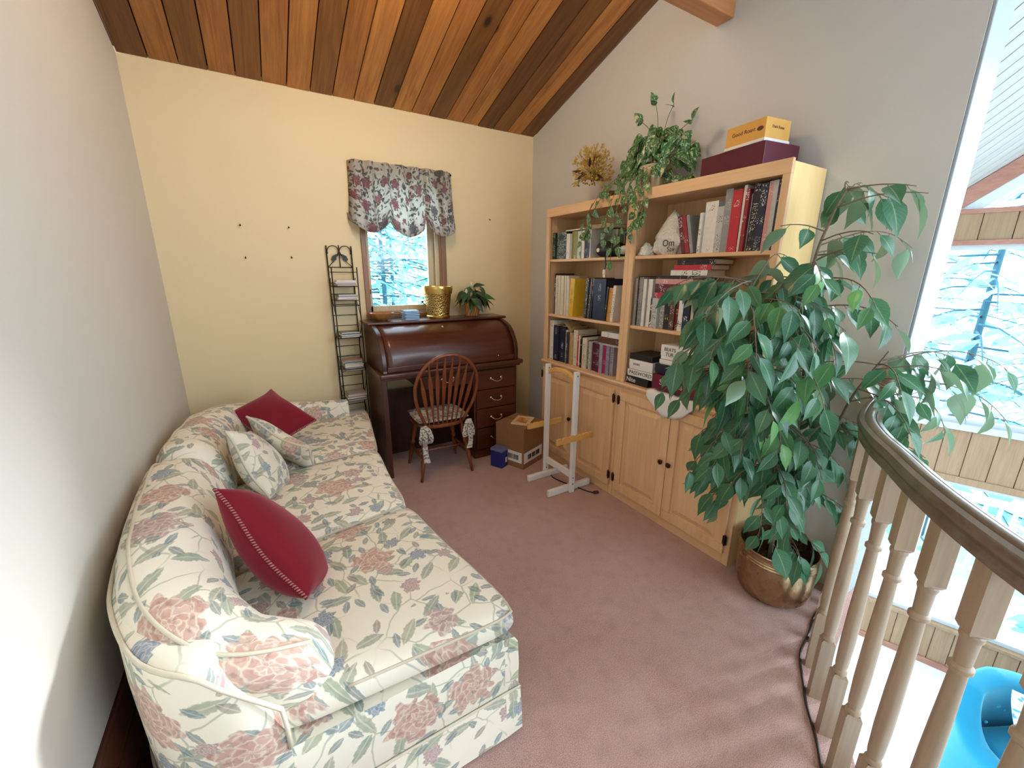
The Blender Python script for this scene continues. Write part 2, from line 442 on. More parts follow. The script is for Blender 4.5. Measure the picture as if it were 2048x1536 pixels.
M_hardwood = wood('dark_hardwood', (0.16, 0.05, 0.02), (0.07, 0.02, 0.01), 1, 1.0, 0.35)
M_beam = wood('orange_beam_wood', (0.62, 0.27, 0.10), (0.45, 0.17, 0.06), 0, 1.0, 0.45)
M_paleceil = wood('pale_ceiling_boards', (0.50, 0.50, 0.48), (0.38, 0.38, 0.365), 1, 1.0, 0.6, 0.18)
M_pine = wood('pine_panel_boards', (0.34, 0.22, 0.125), (0.25, 0.15, 0.08), 2, 1.0, 0.5, 0.15)
M_redtrim = wood('red_brown_trim', (0.42, 0.20, 0.14), (0.28, 0.12, 0.085), 1, 1.0, 0.5)
M_lowfloor = plain('pale_lower_carpet', (0.90, 0.87, 0.83), 0.95, var=0.04)
M_glass = glass('window_glass')
M_black = plain('black_metal', (0.015, 0.014, 0.014), 0.45, 0.3)
M_brass = None

# ------------------------------------------------------------------ railing plan curve
RCP = [(2.46, 0.63), (2.30, 0.622), (2.15, 0.605), (1.98, 0.572), (1.815, 0.523), (1.67, 0.446), (1.55, 0.362), (1.415, 0.270), (1.29, 0.171), (1.173, 0.061), (1.07, -0.06), (0.985, -0.20), (0.92, -0.36)]
RC = resample(catmull([(x, y, 0) for x, y in RCP], 8), 90)
def offset_curve(P, d):
    out = []
    for i in range(len(P)):
        t = (P[min(i+1, len(P)-1)]-P[max(i-1, 0)]).normalized(); out.append(P[i]+Vector((-t.y, t.x, 0))*d)
    return out

# ------------------------------------------------------------------ structure: loft
A = R(17.6); FU = Vector((-math.sin(A), math.cos(A), 0)); FN = Vector((math.cos(A), math.sin(A), 0)); FP = Vector((5.603, 0.679, 0))
MF = Matrix(((-FU.x, FN.x, 0, FP.x), (-FU.y, FN.y, 0, FP.y), (0, 0, 1, 0), (0, 0, 0, 1)))
def build_loft():
    edge = offset_curve(RC, 0.07)
    xs = -0.15
    poly = [(xs, YB+0.1), (xs, -0.9)]+[(p.x, p.y) for p in edge[::-1]][0:0]
    e2 = [(p.x, p.y) for p in edge][::-1]          # from near end back to the wall
    poly = [(xs, YB), (xs, -0.9), (e2[0][0], -0.9)]+e2[:-6]+[(XR+0.20, YE), (XR+0.20, YB)]
    mb = MB(); mb.prism(poly, -0.012, 0.0); fl = mb.obj('floor', M_carpet, kind='structure')
    tag(fl, 'dusty rose wall-to-wall carpet of the loft with a curved edge')
    mb = MB(); mb.prism([(p[0]*0.999, p[1]) for p in poly], -0.26, -0.0125); s = mb.obj('floor_slab', M_whitetrim, kind='structure'); s.name = 'trim_2'
    tag(s, 'pale fascia under the curved carpet edge of the loft')
    # hardwood strip beside the left wall
    base = MB().box(XL-0.1, xs, -0.9, YB, -0.26, -0.010).obj('floor', M_groove, kind='structure')
    tag(base, 'dark hardwood floor strip between sofa and left wall')
    w = (xs-XL)/4
    me = MB().box(0.0015, w-0.0015, 0, 1.4, -0.010, 0.0).mesh('plank'); me.materials.append(M_hardwood)
    for i in range(4):
        for j in range(4):
            y = -0.9+j*1.4-(0.5 if i % 2 else 0)
            if y < -0.95: y = -0.9
            if y+1.4 > YB: y = YB-1.4
            place('plank', me, base, loc=(XL+i*w, y, 0.0 if j < 3 else -0.0004))
    # walls
    mb = MB(); mb.prism([(YB, -0.25), (-1.6, -0.25), (-1.6, roofz(-1.6)), (YB, ZE)], XL-0.12, XL, 'x')
    tag(mb.obj('wall_left', M_wallL, kind='structure'), 'cream painted wall along the sofa')
    ox0, ox1, oz0, oz1 = 0.79, 1.445, 1.262, 2.33
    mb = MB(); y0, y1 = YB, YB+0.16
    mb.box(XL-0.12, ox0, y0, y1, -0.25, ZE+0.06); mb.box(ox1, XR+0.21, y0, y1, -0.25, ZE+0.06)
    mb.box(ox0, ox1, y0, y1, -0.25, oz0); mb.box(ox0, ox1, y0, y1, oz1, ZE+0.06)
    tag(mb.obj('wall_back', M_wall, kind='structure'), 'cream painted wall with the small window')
    mb = MB(); mb.prism([(YE, ZLOW), (YB, ZLOW), (YB, ZE), (YE, roofz(YE))], XR, XR+0.205, 'x')
    tag(mb.obj('wall_right', M_wallR, kind='structure'), 'gable wall behind the bookcases, coloured for cool daylight')
    mb = MB().box(XR+0.004, XR+0.212, YE-0.012, YE, ZLOW, roofz(YE)); 
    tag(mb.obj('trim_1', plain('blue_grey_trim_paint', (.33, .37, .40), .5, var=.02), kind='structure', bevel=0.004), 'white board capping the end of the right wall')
    # unseen end wall added behind the camera; its wide opening directs the daylight
    mb = MB(); yw = -3.0; zt = roofz(-1.6)+.4
    mb.box(XL-.12, 0.9, -1.6, -1.5, -0.25, zt); mb.box(0.9, 6.9, yw-.12, yw, ZLOW, 0.9); mb.box(0.9, 6.9, yw-.12, yw, 3.9, 6.2); mb.box(0.9, 1.5, yw-.12, yw, 0.9, 3.9); mb.box(4.7, 6.9, yw-.12, yw, 0.9, 3.9)
    mb.box(0.8, 0.9, yw, -1.5, ZLOW, zt)
    tag(mb.obj('wall_front', M_wallR, kind='structure'), 'added end wall behind the viewpoint, its wide opening shaped for daylight')
    # dark wood skirting boards on the left wall
    sk = MB().box(XL, XL+0.006, -0.9, 2.5, 0.0, 0.36).obj('baseboard_left', M_groove, kind='structure')
    tag(sk, 'dark wooden boards along the foot of the left wall')
    me = MB().box(0, 0.014, 0, 3.4, 0.002, 0.118).mesh('board'); me.materials.append(M_hardwood)
    for i in range(3): place('board', me, sk, loc=(XL+0.0005, -0.9, 0.12*i), bevel=0.003)
    # ceiling boards
    y1, y0 = YB+0.02, -1.6
    ang = math.atan(SL); Lb = (y1-y0)/math.cos(ang)
    mb = MB(); mb.prism([(y1, roofz(y1)+0.03), (y0, roofz(y0)+0.03), (y0, roofz(y0)+0.10), (y1, roofz(y1)+0.10)], XL-0.05, XR+0.1, 'x')
    ce = mb.obj('ceiling', M_groove, kind='structure'); tag(ce, 'sloping ceiling of stained tongue and groove cedar boards')
    w = 0.1502
    me = MB().box(0.0035, w-0.0035, -Lb, 0, 0, 0.028).mesh('plank'); me.materials.append(M_ceil)
    tones = [.30, .72, .40, .75, .45, .80, .95, .48, .75, .98, .34, 1.0, .78, .34, .80, .88, .28, .42, .95, .34]
    rr = random.Random(5)
    for i in range(20):
        o = place('plank', me, ce, bevel=0.002)
        o.rotation_euler = (-ang, 0, 0); o.location = (XL+0.002+i*w*0.9725, YB-0.0015, roofz(YB-0.0015)+rr.uniform(0, 0.003)); o.scale = (0.9725, 1, 1)
        t = tones[i]; o.color = (t, t*(0.98 if t > .8 else .92), t*(0.95 if t > .8 else .85), 1)
    # ridge purlin
    bm = MB().box(XL, XR, 1.66, 1.765, 2.94, 3.16).obj('ceiling_beam', M_beam, bevel=0.006)
    bm.name = 'trim_3'; tag(bm, 'orange wooden beam running from the top of the right wall', kind='structure')
build_loft()

# ------------------------------------------------------------------ structure: great room beyond the railing
A = R(17.6); FU = Vector((-math.sin(A), math.cos(A), 0)); FN = Vector((math.cos(A), math.sin(A), 0)); FP = Vector((5.603, 0.679, 0))
MF = Matrix(((-FU.x, FN.x, 0, FP.x), (-FU.y, FN.y, 0, FP.y), (0, 0, 1, 0), (0, 0, 0, 1)))   # local x: toward camera side, y: outward, z: up
def far_ceiling_z(y): return 2.33+0.85*(1.3-y)
def build_great_room():
    x0, x1 = -1.9, 3.9
    pa = MF @ Vector((-3.0, .1, 0)); pb_ = MF @ Vector((4.2, .1, 0))
    lf = MB().prism([(-0.4, 4.0), (-0.4, -3.2), (pb_.x, -3.2), (pb_.x, pb_.y), (pa.x, pa.y), (pa.x, 4.0)], ZLOW-0.1, ZLOW).obj('floor', M_lowfloor, kind='structure'); tag(lf, 'pale carpet of the sunlit lower room')
    def panel_wall(name, label, z0, z1, bw, side):
        b = MB().box(x0, x1, 0.02, 0.10, z0, z1, MF).obj(name, M_redtrim, kind='structure'); tag(b, label)
        n = int((x1-x0)/bw)
        me = MB().box(0.003, bw-0.003, 0, 0.018, z0, z1).mesh('panel_board'); me.materials.append(M_pine)
        for i in range(n):
            place('panel_board', me, b, M=MF @ Matrix.Translation((x0+i*bw, 0.002, 0)), bevel=0.003)
        return b
    lo = panel_wall('wall_far', 'low pine board panelling under the lower window', ZLOW, -1.90, 0.145, 0)
    mi = panel_wall('wall_far', 'pine board panelling between the two tall windows', -0.275, 0.205, 0.172, 0)
    up = panel_wall('wall_far', 'pine board band above the upper window', 1.90, 2.13, 0.20, 0)
    MB().box(x0, x1, -0.014, 0.002, ZLOW, ZLOW+0.07, MF).obj('baseboard_far', M_redtrim, kind='structure', bevel=0.003)
    for nm, z0, z1, dep, mt in (('trim_4', -1.92, -1.885, 0.03, M_pine), ('trim_5', -0.33, -0.262, 0.012, M_pine), ('trim_6', 0.20, 0.255, 0.035, M_whitetrim),
                                ('trim_7', 1.865, 1.905, 0.012, M_redtrim), ('trim_8', 2.125, 2.165, 0.012, M_redtrim)):
        MB().box(x0, x1, -dep, 0.10, z0, z1, MF).obj(nm, mt, kind='structure', bevel=0.003)
    for k, (z0, z1, lab) in enumerate(((-1.885, -0.33, 'tall lower window of the sunlit room'), (0.255, 1.865, 'tall upper window of the sunlit room'))):
        fr = MB(); fr.box(x0, x1, 0.03, 0.08, z0, z0+0.04, MF); fr.box(x0, x1, 0.03, 0.08, z1-0.04, z1, MF)
        for xx in (x0, 1.75, x1-0.05): fr.box(xx, xx+0.05, 0.03, 0.08, z0+0.04, z1-0.04, MF)
        w = fr.obj('window_%d' % (k+2), M_whitetrim, kind='structure'); tag(w, lab)
        for a, b in ((x0+0.05, 1.75), (1.80, x1-0.05)):
            MB().box(a, b, 0.052, 0.058, z0+0.04, z1-0.04, MF).obj('pane', M_glass, w)
    # sloping boarded ceiling
    sl = 0.85; an = math.atan(sl); yb, yt = 2.4, -2.4
    yt = -3.0
    P = [(yb, far_ceiling_z(yb)+0.03), (yt, far_ceiling_z(yt)+0.03), (yt, far_ceiling_z(yt)+0.12), (yb, far_ceiling_z(yb)+0.12)]
    c = MB().prism(P, XR+0.22, 6.6, 'x').obj('ceiling', M_groove, kind='structure'); tag(c, 'pale boarded sloping ceiling beyond the railing')
    L = (yb-yt)/math.cos(an); bw = 0.135
    me = MB().box(0.006, bw-0.006, -L, 0, 0, 0.028).mesh('plank'); me.materials.append(M_paleceil)
    for i in range(30):
        o = place('plank', me, c, bevel=0.002); o.rotation_euler = (-an, 0, 0); o.location = (XR+0.23+i*bw, yb, far_ceiling_z(yb))
    # rafter along the far wall under that ceiling, transom glass below it
    def fp(x, z, d=0.0): return MF @ Vector((x, d, z))
    pts = []
    for x in (-1.0, 3.9):
        y = fp(x, 0).y; pts.append((x, far_ceiling_z(y)))
    rb = MB()
    for d0, d1, lo_, hi in ((-0.02, 0.10, -0.16, 0.0),):
        poly = [(pts[0][0], pts[0][1]+lo_), (pts[1][0], pts[1][1]+lo_), (pts[1][0], pts[1][1]+hi), (pts[0][0], pts[0][1]+hi)]
        rb.prism(poly, d0, d1, 'y', MF)
    rb.obj('trim_9', M_redtrim, kind='structure', bevel=0.004)
    rb2 = MB(); poly = [(pts[0][0], pts[0][1]-0.27), (pts[1][0], pts[1][1]-0.27), (pts[1][0], pts[1][1]-0.16), (pts[0][0], pts[0][1]-0.16)]
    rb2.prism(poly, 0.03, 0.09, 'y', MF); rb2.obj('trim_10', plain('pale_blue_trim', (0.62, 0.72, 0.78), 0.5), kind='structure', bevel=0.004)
    tw = MB(); tw.prism([(-0.9, 2.165), (3.9, 2.165), (3.9, pts[1][1]-0.27)], 0.052, 0.058, 'y', MF)
    tag(tw.obj('window_4', M_glass, kind='structure'), 'triangular glass above the panelled band')
build_great_room()

# ------------------------------------------------------------------ warm fill lamp added above the frame to brighten the dim back
def build_fill_lamp():
    x, y = 0.75, 1.95; z = roofz(y); t = thing('added_fill_lamp', 'added fill lamp above the view, shaped as a brass dome on the sloping ceiling', 'lamp', (x, y, z))
    MB().lathe([(.16, -.002), (.16, -.02), (.145, -.03)], 28, (x, y, z-.012)).obj('base_ring', plain('fill_lamp_brass', (.6, .42, .16), .3, .9), t, smooth=40)
    q = NM('fill_lamp_glass', .4); q.set('Base Color', (.9, .8, .65, 1)); q.set('Emission Color', (1.0, .74, .45, 1)); q.set('Emission Strength', 3.0)
    MB().lathe([(.14, -.03), (.135, -.06), (.11, -.095), (.06, -.115), (.0, -.12)], 28, (x, y, z-.012), cap=False).obj('glass_dome', q.m, t, smooth=True)
    ld = bpy.data.lights.new('added_fill_light', 'POINT'); ld.energy = 21; ld.color = (1.0, .78, .52); ld.shadow_soft_size = .14
    lo = bpy.data.objects.new('added_fill_light', ld); COL.objects.link(lo); lo.parent = t; lo.location = (0, 0, -.30)
build_fill_lamp()

# ------------------------------------------------------------------ curved floral sofa
M_floral = floral('floral_sofa_fabric', (0.86, 0.80, 0.65))
M_welt = plain('cream_welt', (0.62, 0.56, 0.43), 0.85, var=0.05)
def interp(pts, t):
    for (a, b), (c, d) in zip(pts, pts[1:]):
        if t <= c: return b+(d-b)*max(0, (t-a))/(c-a)
    return pts[-1][1]
def soft_patch(P, zm, ht, hb, nu=30, nv=30, e=14.0, crown=0.42, uvs=None):
    """closed cushion over the plan patch P(u,v)"""
    mb = MB()
    def rmp(t): return 0.5-0.5*math.cos(PI*t)
    def rc(u, v):
        x, y = 2*u-1, 2*v-1; return .5+.5*x*(1-.055*abs(y)**10), .5+.5*y*(1-.055*abs(x)**10)
    def h(u, v):
        a = max(0.0, 1-abs(2*u-1)**e); b = max(0.0, 1-abs(2*v-1)**e)
        return (a*b)**0.30*(1+crown*(1-(2*u-1)**2)*(1-(2*v-1)**2))
    def top(u, v):
        u, v = rmp(u), rmp(v); p = P(*rc(u, v)); return (p[0], p[1], zm+ht*h(u, v))
    def bot(u, v):
        u, v = rmp(u), rmp(v); p = P(*rc(u, v)); return (p[0], p[1], zm-hb*h(u, v)/(1+crown))
    uvf = lambda u, v, p: (p[0]+(p[2]-zm)*0.5, p[1]+(p[2]-zm)*0.3)
    mb.grid(nu, nv, top, uvf); mb.grid(nu, nv, bot, uvf, True)
    return mb
def build_sofa():
    t = thing('curved_sofa', 'cream floral upholstered curved sofa along the left wall', 'sofa', (0.1, 2.2, 0))
    front = resample(catmull([(.612, .945, 0), (.578, 1.2, 0), (.53, 1.5, 0), (.497, 1.85, 0), (.50, 2.2, 0), (.535, 2.6, 0), (.59, 3.0, 0), (.645, 3.39, 0)], 6), 40)
    outer = resample(catmull([(-.075, .945, 0), (-.13, .945, 0), (-.215, .965, 0), (-.305, 1.03, 0), (-.37, 1.12, 0), (-.43, 1.27, 0), (-.465, 1.42, 0), (-.488, 1.7, 0), (-.492, 2.2, 0), (-.488, 2.7, 0), (-.47, 2.95, 0), (-.42, 3.15, 0), (-.32, 3.30, 0), (-.15, 3.385, 0), (.1, 3.40, 0), (.5, 3.40, 0)], 6), 90)
    end = [Vector((.612-.057*k, .945, 0)) for k in range(1, 12)]
    foot = end+outer+front[::-1]
    cen = Vector((0.05, 2.2, 0))
    def ring(name, lv, mat):
        mb = MB(); n = len(foot); L = [0]
        for i in range(n): L.append(L[-1]+(foot[(i+1) % n]-foot[i]).length)
        nor = []
        for i in range(n):
            d = (foot[(i+1) % n]-foot[i-1]).normalized(); nor.append(Vector((-d.y, d.x, 0)))
        sgn = 1 if (foot[0]+nor[0]-cen).length > (foot[0]-nor[0]-cen).length else -1
        rows = [[foot[i]+nor[i]*sgn*off+Vector((0, 0, z)) for i in range(n)] for z, off in lv]
        vs = [p for r in rows for p in r]; fs = []; uv = []
        for k in range(len(lv)-1):
            for i in range(n):
                j = (i+1) % n; fs.append((k*n+i, k*n+j, (k+1)*n+j, (k+1)*n+i))
                uv.append([(L[i], lv[k][0]), (L[i+1], lv[k][0]), (L[i+1], lv[k+1][0]), (L[i], lv[k+1][0])])
        for k in (0, len(lv)-1):
            fs.append(tuple(range(k*n, k*n+n))); uv.append([(p.x, p.y) for p in rows[k]])
        mb.add(vs, fs, uv); return mb.obj(name, mat, t, smooth=40)
    ring('skirt', [(0.012, 0.012), (0.10, 0.008), (0.196, 0.002), (0.198, -0.004)], M_floral)
    ring('base', [(0.19, -0.012), (0.20, -0.006), (0.30, -0.004), (0.395, -0.008), (0.41, -0.02)], M_floral)
    pl = foot+[foot[0]]
    MB().tube([p+Vector((0, 0, 0.2)) for p in foot], 0.0045, 6, closed=True).obj('welt', M_welt, t, smooth=True)
    # outer shell: back and the two swept arms
    inner = offset_curve(outer, -0.058)
    Ltot = len(inner)-1
    def top(tt):
        if tt < 0.055: return 0.50+0.245*math.sin(PI/2*min(1, tt/0.055))
        return interp([(0.055, .745), (.35, .76), (.62, .75), (.78, .70), (1.0, .625)], tt)
    def prof(i, tt):
        h = top(tt); w = .056; z0 = .36; out = []
        out += [(w, z0), (w, h-.07), (w*.93, h-.035), (w*.7, h-.010), (w*.35, h), (-w*.35, h), (-w*.75, h-.006), (-w*.97, h-.020), (-w, h-.04), (-w-.004, h-.2), (-w, z0)]
        return out
    MB().sweep(inner, prof, vz=True).obj('back_shell', M_floral, t, smooth=50)
    wl = []
    for i in range(3, len(inner)):
        tt = i/(len(inner)-1); o = outer[i]+(inner[i]-outer[i])*0.05; wl.append((o.x, o.y, top(tt)-.016))
    f0 = [(-.075+.0, .943, .44), (-.075, .943, .50), (-.08, .943, .57)]
    MB().tube(f0+wl, 0.006, 6).obj('welt', M_welt, t, smooth=True)
    # rolled back cushions
    bp = resample(catmull([(.045, 1.085, 0), (-.06, 1.075, 0), (-.17, 1.115, 0), (-.265, 1.25, 0), (-.32, 1.45, 0), (-.35, 1.75, 0), (-.36, 2.15, 0), (-.352, 2.55, 0), (-.32, 2.85, 0), (-.245, 3.06, 0), (-.12, 3.19, 0), (.04, 3.24, 0)], 8), 97)
    def back(i0, i1, near):
        path = bp[i0:i1+1]; n = len(path)
        def pr(i, tt):
            g = (i0+i)/96
            topz = interp([(0, .67), (.10, .755), (.25, .835), (.5, .845), (.8, .80), (.92, .75), (1.0, .68)], g)
            bot = .44; a = interp([(0, .10), (.12, .125), (.5, .13), (.88, .12), (1, .10)], g)
            k = min(1, (min(i, n-1-i)+0.25)/5.0); k = math.sqrt(1-(1-k)**2)
            zc = (topz+bot)/2; b = (topz-bot)/2
            pts = superell(a*(0.25+.75*k), b*(0.35+.65*k), 26, 0.72)
            return [(x-(y/b)*0.035, zc+y+(0.018*math.sin(g*60)*(y > 0)*(abs(x) < a*.6))*0.25) for x, y in pts]
        o = MB().sweep(path, pr, u0=i0*.03).obj('back_cushion', M_floral, t, smooth=True)
        w = []
        for i in range(2, n-2):
            p = pr(i, i/(n-1)); k = 8
            tg = (path[i+1]-path[i-1]).normalized(); sd = Vector((tg.y, -tg.x, 0)); w.append(path[i]+sd*p[k][0]+Vector((0, 0, p[k][1]+.001)))
        MB().tube(w, 0.0055, 6).obj('welt', M_welt, o, smooth=True)
    back(0, 50, True); back(50, 96, False)
    # three seat cushions
    fy = sorted((p.y, p.x) for p in front)
    by = [(0.90, -.10), (1.0, -.12), (1.15, -.18), (1.4, -.24), (2.2, -.28), (2.8, -.24), (3.05, -.17), (3.25, -.05), (3.38, .2)]
    def seat(fa, fb, ia, ib):
        def P(u, v):
            yf = fa+(fb-fa)*v; yi = ia+(ib-ia)*v; xf = interp(fy, yf)+.018; xi = interp(by, yi)
            return (xi+(xf-xi)*u, yi+(yf-yi)*u)
        o = soft_patch(P, .452, .058, .05).obj('seat_cushion', M_floral, t, smooth=True, weld=True)
        w = []
        for k in range(61):
            s_ = k/60*3
            if s_ < 1: u, v = 0.25+0.735*s_, 0.013
            elif s_ < 2: u, v = 0.985, 0.013+0.974*(s_-1)
            else: u, v = 0.985-0.735*(s_-2), 0.987
            xx, yy = 2*u-1, 2*v-1; p = P(.5+.5*xx*(1-.055*abs(yy)**10), .5+.5*yy*(1-.055*abs(xx)**10)); w.append((p[0], p[1], .452+.058*.68))
        MB().tube(w, 0.005, 6).obj('welt', M_welt, o, smooth=True)
    seat(.955, 1.812, .99, 1.66); seat(1.822, 2.56, 1.67, 2.47); seat(2.57, 3.375, 2.48, 3.32)
build_sofa()

def pillow(name, label, c, ax, ay, a, b, T, mat, cord=None, e=2.6):
    """a x b pillow, centre c, long axis ax, short axis ay"""
    ax = Vector(ax).normalized(); ay = Vector(ay); ay = (ay-ax*ay.dot(ax)).normalized(); n = ax.cross(ay)
    M = Matrix((ax, ay, n)).transposed().to_4x4(); M.translation = c
    t = thing(name, label, 'pillow', c)
    def pt(x, y, s):
        h = max(0, (1-abs(x)**e)*(1-abs(y)**e))**0.5
        pin = 1-.10*(1-abs(y)**2)*abs(x)**3; pin2 = 1-.10*(1-abs(x)**2)*abs(y)**3
        return M @ Vector((x*a/2*pin, y*b/2*pin2, s*T/2*h+0.012*math.sin(3*x+1)*math.sin(2*y)))
    rm = lambda q: -math.cos(PI*q)
    mb = MB(); uvf = lambda u, v, p: (rm(u)*a/2+c[1], rm(v)*b/2+c[0])
    mb.grid(22, 18, lambda u, v: pt(rm(u), rm(v), 1), uvf); mb.grid(22, 18, lambda u, v: pt(rm(u), rm(v), -1), uvf, True)
    mb.obj('pillow_body', mat, t, smooth=True, weld=True)
    if cord:
        path = []
        for k in range(120):
            s = k/120*4; q = 2*(s % 1)-1
            x, y = ((q, -1), (1, q), (-q, 1), (-1, -q))[int(s)]
            path.append(pt(x*.99, y*.99, 0))
        MB().tube(path, 0.0062, 8, closed=True).obj('cord_piping', cord, t, smooth=True)
    return t
def velvet(name, c, sheen=(0.9, 0.35, 0.4, 1)):
    q = NM(name, 0.8, 0.2); v = q.co(); q.set('Base Color', q.mix(q.noise(v, 9, 3), tuple(x*.8 for x in c), c))
    q.set('Sheen Weight', 0.5); q.set('Sheen Tint', sheen); q.bump(q.noise(v, 600, 2), 0.15, 0.001); return q.m
def cordmat():
    q = NM('twisted_cord', 0.6); u, v, _ = q.sep(q.co('UV'))
    s = q.m_('SINE', q.m_('ADD', q.m_('MULTIPLY', u, 620.0), q.m_('MULTIPLY', v, 2*PI)))
    q.set('Base Color', q.mix(q.sstep(s, -.2, .5), (0.20, 0.01, 0.02), (0.60, 0.22, 0.24))); q.bump(s, 0.8, 0.004); return q.m
M_red = velvet('crimson_velvet', (0.20, 0.006, 0.018)); M_cord = cordmat()
M_floralp = floral('floral_pillow_fabric', (0.78, 0.72, 0.57), 0.9)
pillow('throw_pillow', 'large crimson pillow with twisted cord edging, nearest to the camera on the sofa', (-.058, 1.535, .662), (.454, -.65, -.609), (.358, .759, -.543), .49, .28, .17, M_red, M_cord)
pillow('throw_pillow', 'cream floral pillow with a rose, standing in front of its twin', (-.10, 2.30, .668), (.376, -.449, -.81), (.332, .882, -.335), .38, .31, .14, M_floralp, M_welt)
pillow('throw_pillow', 'cream floral pillow half hidden behind its twin', (0.02, 2.56, .635), (.68, -.62, -.38), (.15, .60, -.65), .40, .32, .12, M_floralp, M_welt)
pillow('throw_pillow', 'crimson pillow farthest from the camera, under the back wall corner of the sofa', (-.015, 2.93, .70), (.535, -.755, -.379), (-.27, -.75, -.50), .43, .30, .13, M_red, M_cord)

# ------------------------------------------------------------------ bookcases with cabinets
M_oak = wood('light_oak', (0.78, 0.51, 0.28), (0.66, 0.40, 0.205), 2, 1.0, 0.45, bump=0.05)
M_oakh = wood('light_oak_rails', (0.78, 0.51, 0.28), (0.66, 0.40, 0.205), 1, 1.0, 0.45, bump=0.05)
M_oakend = wood('honey_oak_veneer', (0.94, 0.66, 0.30), (0.88, 0.60, 0.25), 2, 0.7, 0.4, bump=0.03)
M_bronze = plain('dark_bronze', (0.05, 0.025, 0.018), 0.3, 0.8)
SH = (1.703, 1.262)
def build_bookcase(ya, label, hinge_sides):
    """ya: far end (larger y), unit runs to ya-BW; faces -x"""
    yb = ya-BW+0.001; xf, xw = XB, XR-0.006; t = thing('bookcase', label, 'bookcase', ((xf+xw)/2, (ya+yb)/2, 0))
    MB().box(xf+.02, xw, ya-.02, ya, 0.0, ZT-.012).obj('side_panel', M_oak, t, bevel=.002)
    MB().box(xf+.02, xw, yb, yb+.02, 0.0, ZT-.012).obj('side_panel', M_oakend, t, bevel=.002)
    MB().box(xw-.008, xw-.002, yb+.02, ya-.02, 0.05, ZT-.02).obj('back_panel', M_oak, t)
    MB().box(xf+.02, xw, yb+.02, ya-.02, ZT-.06, ZT-.04).obj('top_panel', M_oakh, t)
    MB().box(xf, xf+.02, yb, ya, 2.035, ZT).obj('top_rail', M_oakh, t, bevel=.003)
    for y0, y1 in ((ya-.036, ya), (yb, yb+.036)):
        MB().box(xf, xf+.02, y0, y1, ZLEDGE+.004, 2.035).obj('stile', M_oak, t, bevel=.002)
        MB().box(xf, xf+.02, y0, y1, 0.0, ZLEDGE-.035).obj('stile', M_oak, t, bevel=.002)
    for z in SH:
        MB().box(xf+.022, xw-.01, yb+.021, ya-.021, z-.010, z+.010).obj('shelf', M_oakh, t, bevel=.003)
    l_ = MB(); l_.box(xf-.004, xf+.02, yb, ya, ZLEDGE-.035, ZLEDGE+.004); l_.box(xf+.0201, xw-.01, yb+.021, ya-.021, ZLEDGE-.02, ZLEDGE+.004); l_.obj('ledge', M_oakh, t, bevel=.002)
    lm = MB(); pr_ = [(xf-.004, ZLEDGE-.034), (xf-.022, ZLEDGE-.018), (xf-.024, ZLEDGE-.006), (xf-.018, ZLEDGE+.003), (xf-.004, ZLEDGE+.003)]
    lm.prism(pr_, yb, ya, 'y').obj('ledge_moulding', M_oakh, t, smooth=40)
    MB().box(xf, xf+.02, yb+.036, ya-.036, 0.0, 0.085).obj('bottom_rail', M_oakh, t, bevel=.002)
    MB().box(xf, xf+.02, yb+.036, ya-.036, ZLEDGE-.075, ZLEDGE-.035).obj('upper_rail', M_oakh, t, bevel=.002)
    mid = (ya+yb)/2; zd0, zd1 = 0.072, ZLEDGE-.062
    for k, (d0, d1) in enumerate(((mid+.0025, ya-.027), (yb+.027, mid-.0025))):
        d = MB(); fw = .058
        d.box(xf-.020, xf-.001, d0, d1, zd0, zd0+fw); d.box(xf-.020, xf-.001, d0, d1, zd1-fw, zd1)
        d.box(xf-.020, xf-.001, d0, d0+fw, zd0+fw, zd1-fw); d.box(xf-.020, xf-.001, d1-fw, d1, zd0+fw, zd1-fw)
        dr = d.obj('door', M_oak, t, bevel=.003)
        a0, a1, c0, c1 = d0+fw, d1-fw, zd0+fw, zd1-fw; g = .012; s = .034
        p = MB()
        def quad(i0, i1, x): return [(x, a0+i0, c0+i0), (x, a1-i0, c0+i0), (x, a1-i0, c1-i0), (x, a0+i0, c1-i0)]
        r = [quad(0, 0, xf-.006), quad(g, g, xf-.006), quad(g+s, g+s, xf-.0185)]
        vs = [q for ring in r for q in ring]; fs = [(8, 9, 10, 11)]
        for lv in range(2):
            for i in range(4): fs.append((lv*4+i, lv*4+(i+1) % 4, lv*4+4+(i+1) % 4, lv*4+4+i))
        p.add(vs, fs); p.obj('raised_panel', M_oak, dr)
        hy = d1+.004 if k == 0 else d0-.004
        for hz in (0.755, 0.165):
            h = MB(); h.lathe([(0.0035, -.034), (.006, -.031), (.006, .031), (.0035, .034)], 8, (xf-.023, hy, hz)); h.box(xf-.0225, xf-.0205, hy-.013, hy+.013, hz-.026, hz+.026)
            h.obj('hinge', M_bronze, dr, smooth=40)
        ky = d0+.028 if k == 0 else d1-.028
        kb = MB(); Mk = Matrix.Translation((xf-.020, ky, .455)) @ Matrix.Rotation(-PI/2, 4, 'Y')
        kb.lathe([(.006, 0), (.006, .008), (.015, .014), (.017, .021), (.012, .027), (.003, .029)], 12, M=Mk); kb.obj('knob', M_bronze, dr, smooth=True)
    return t
build_bookcase(BY0, 'light oak bookcase over cabinet doors, the one nearer the desk', 0)
build_bookcase(BY0-BW, 'light oak bookcase over cabinet doors, the one behind the tall ficus', 0)

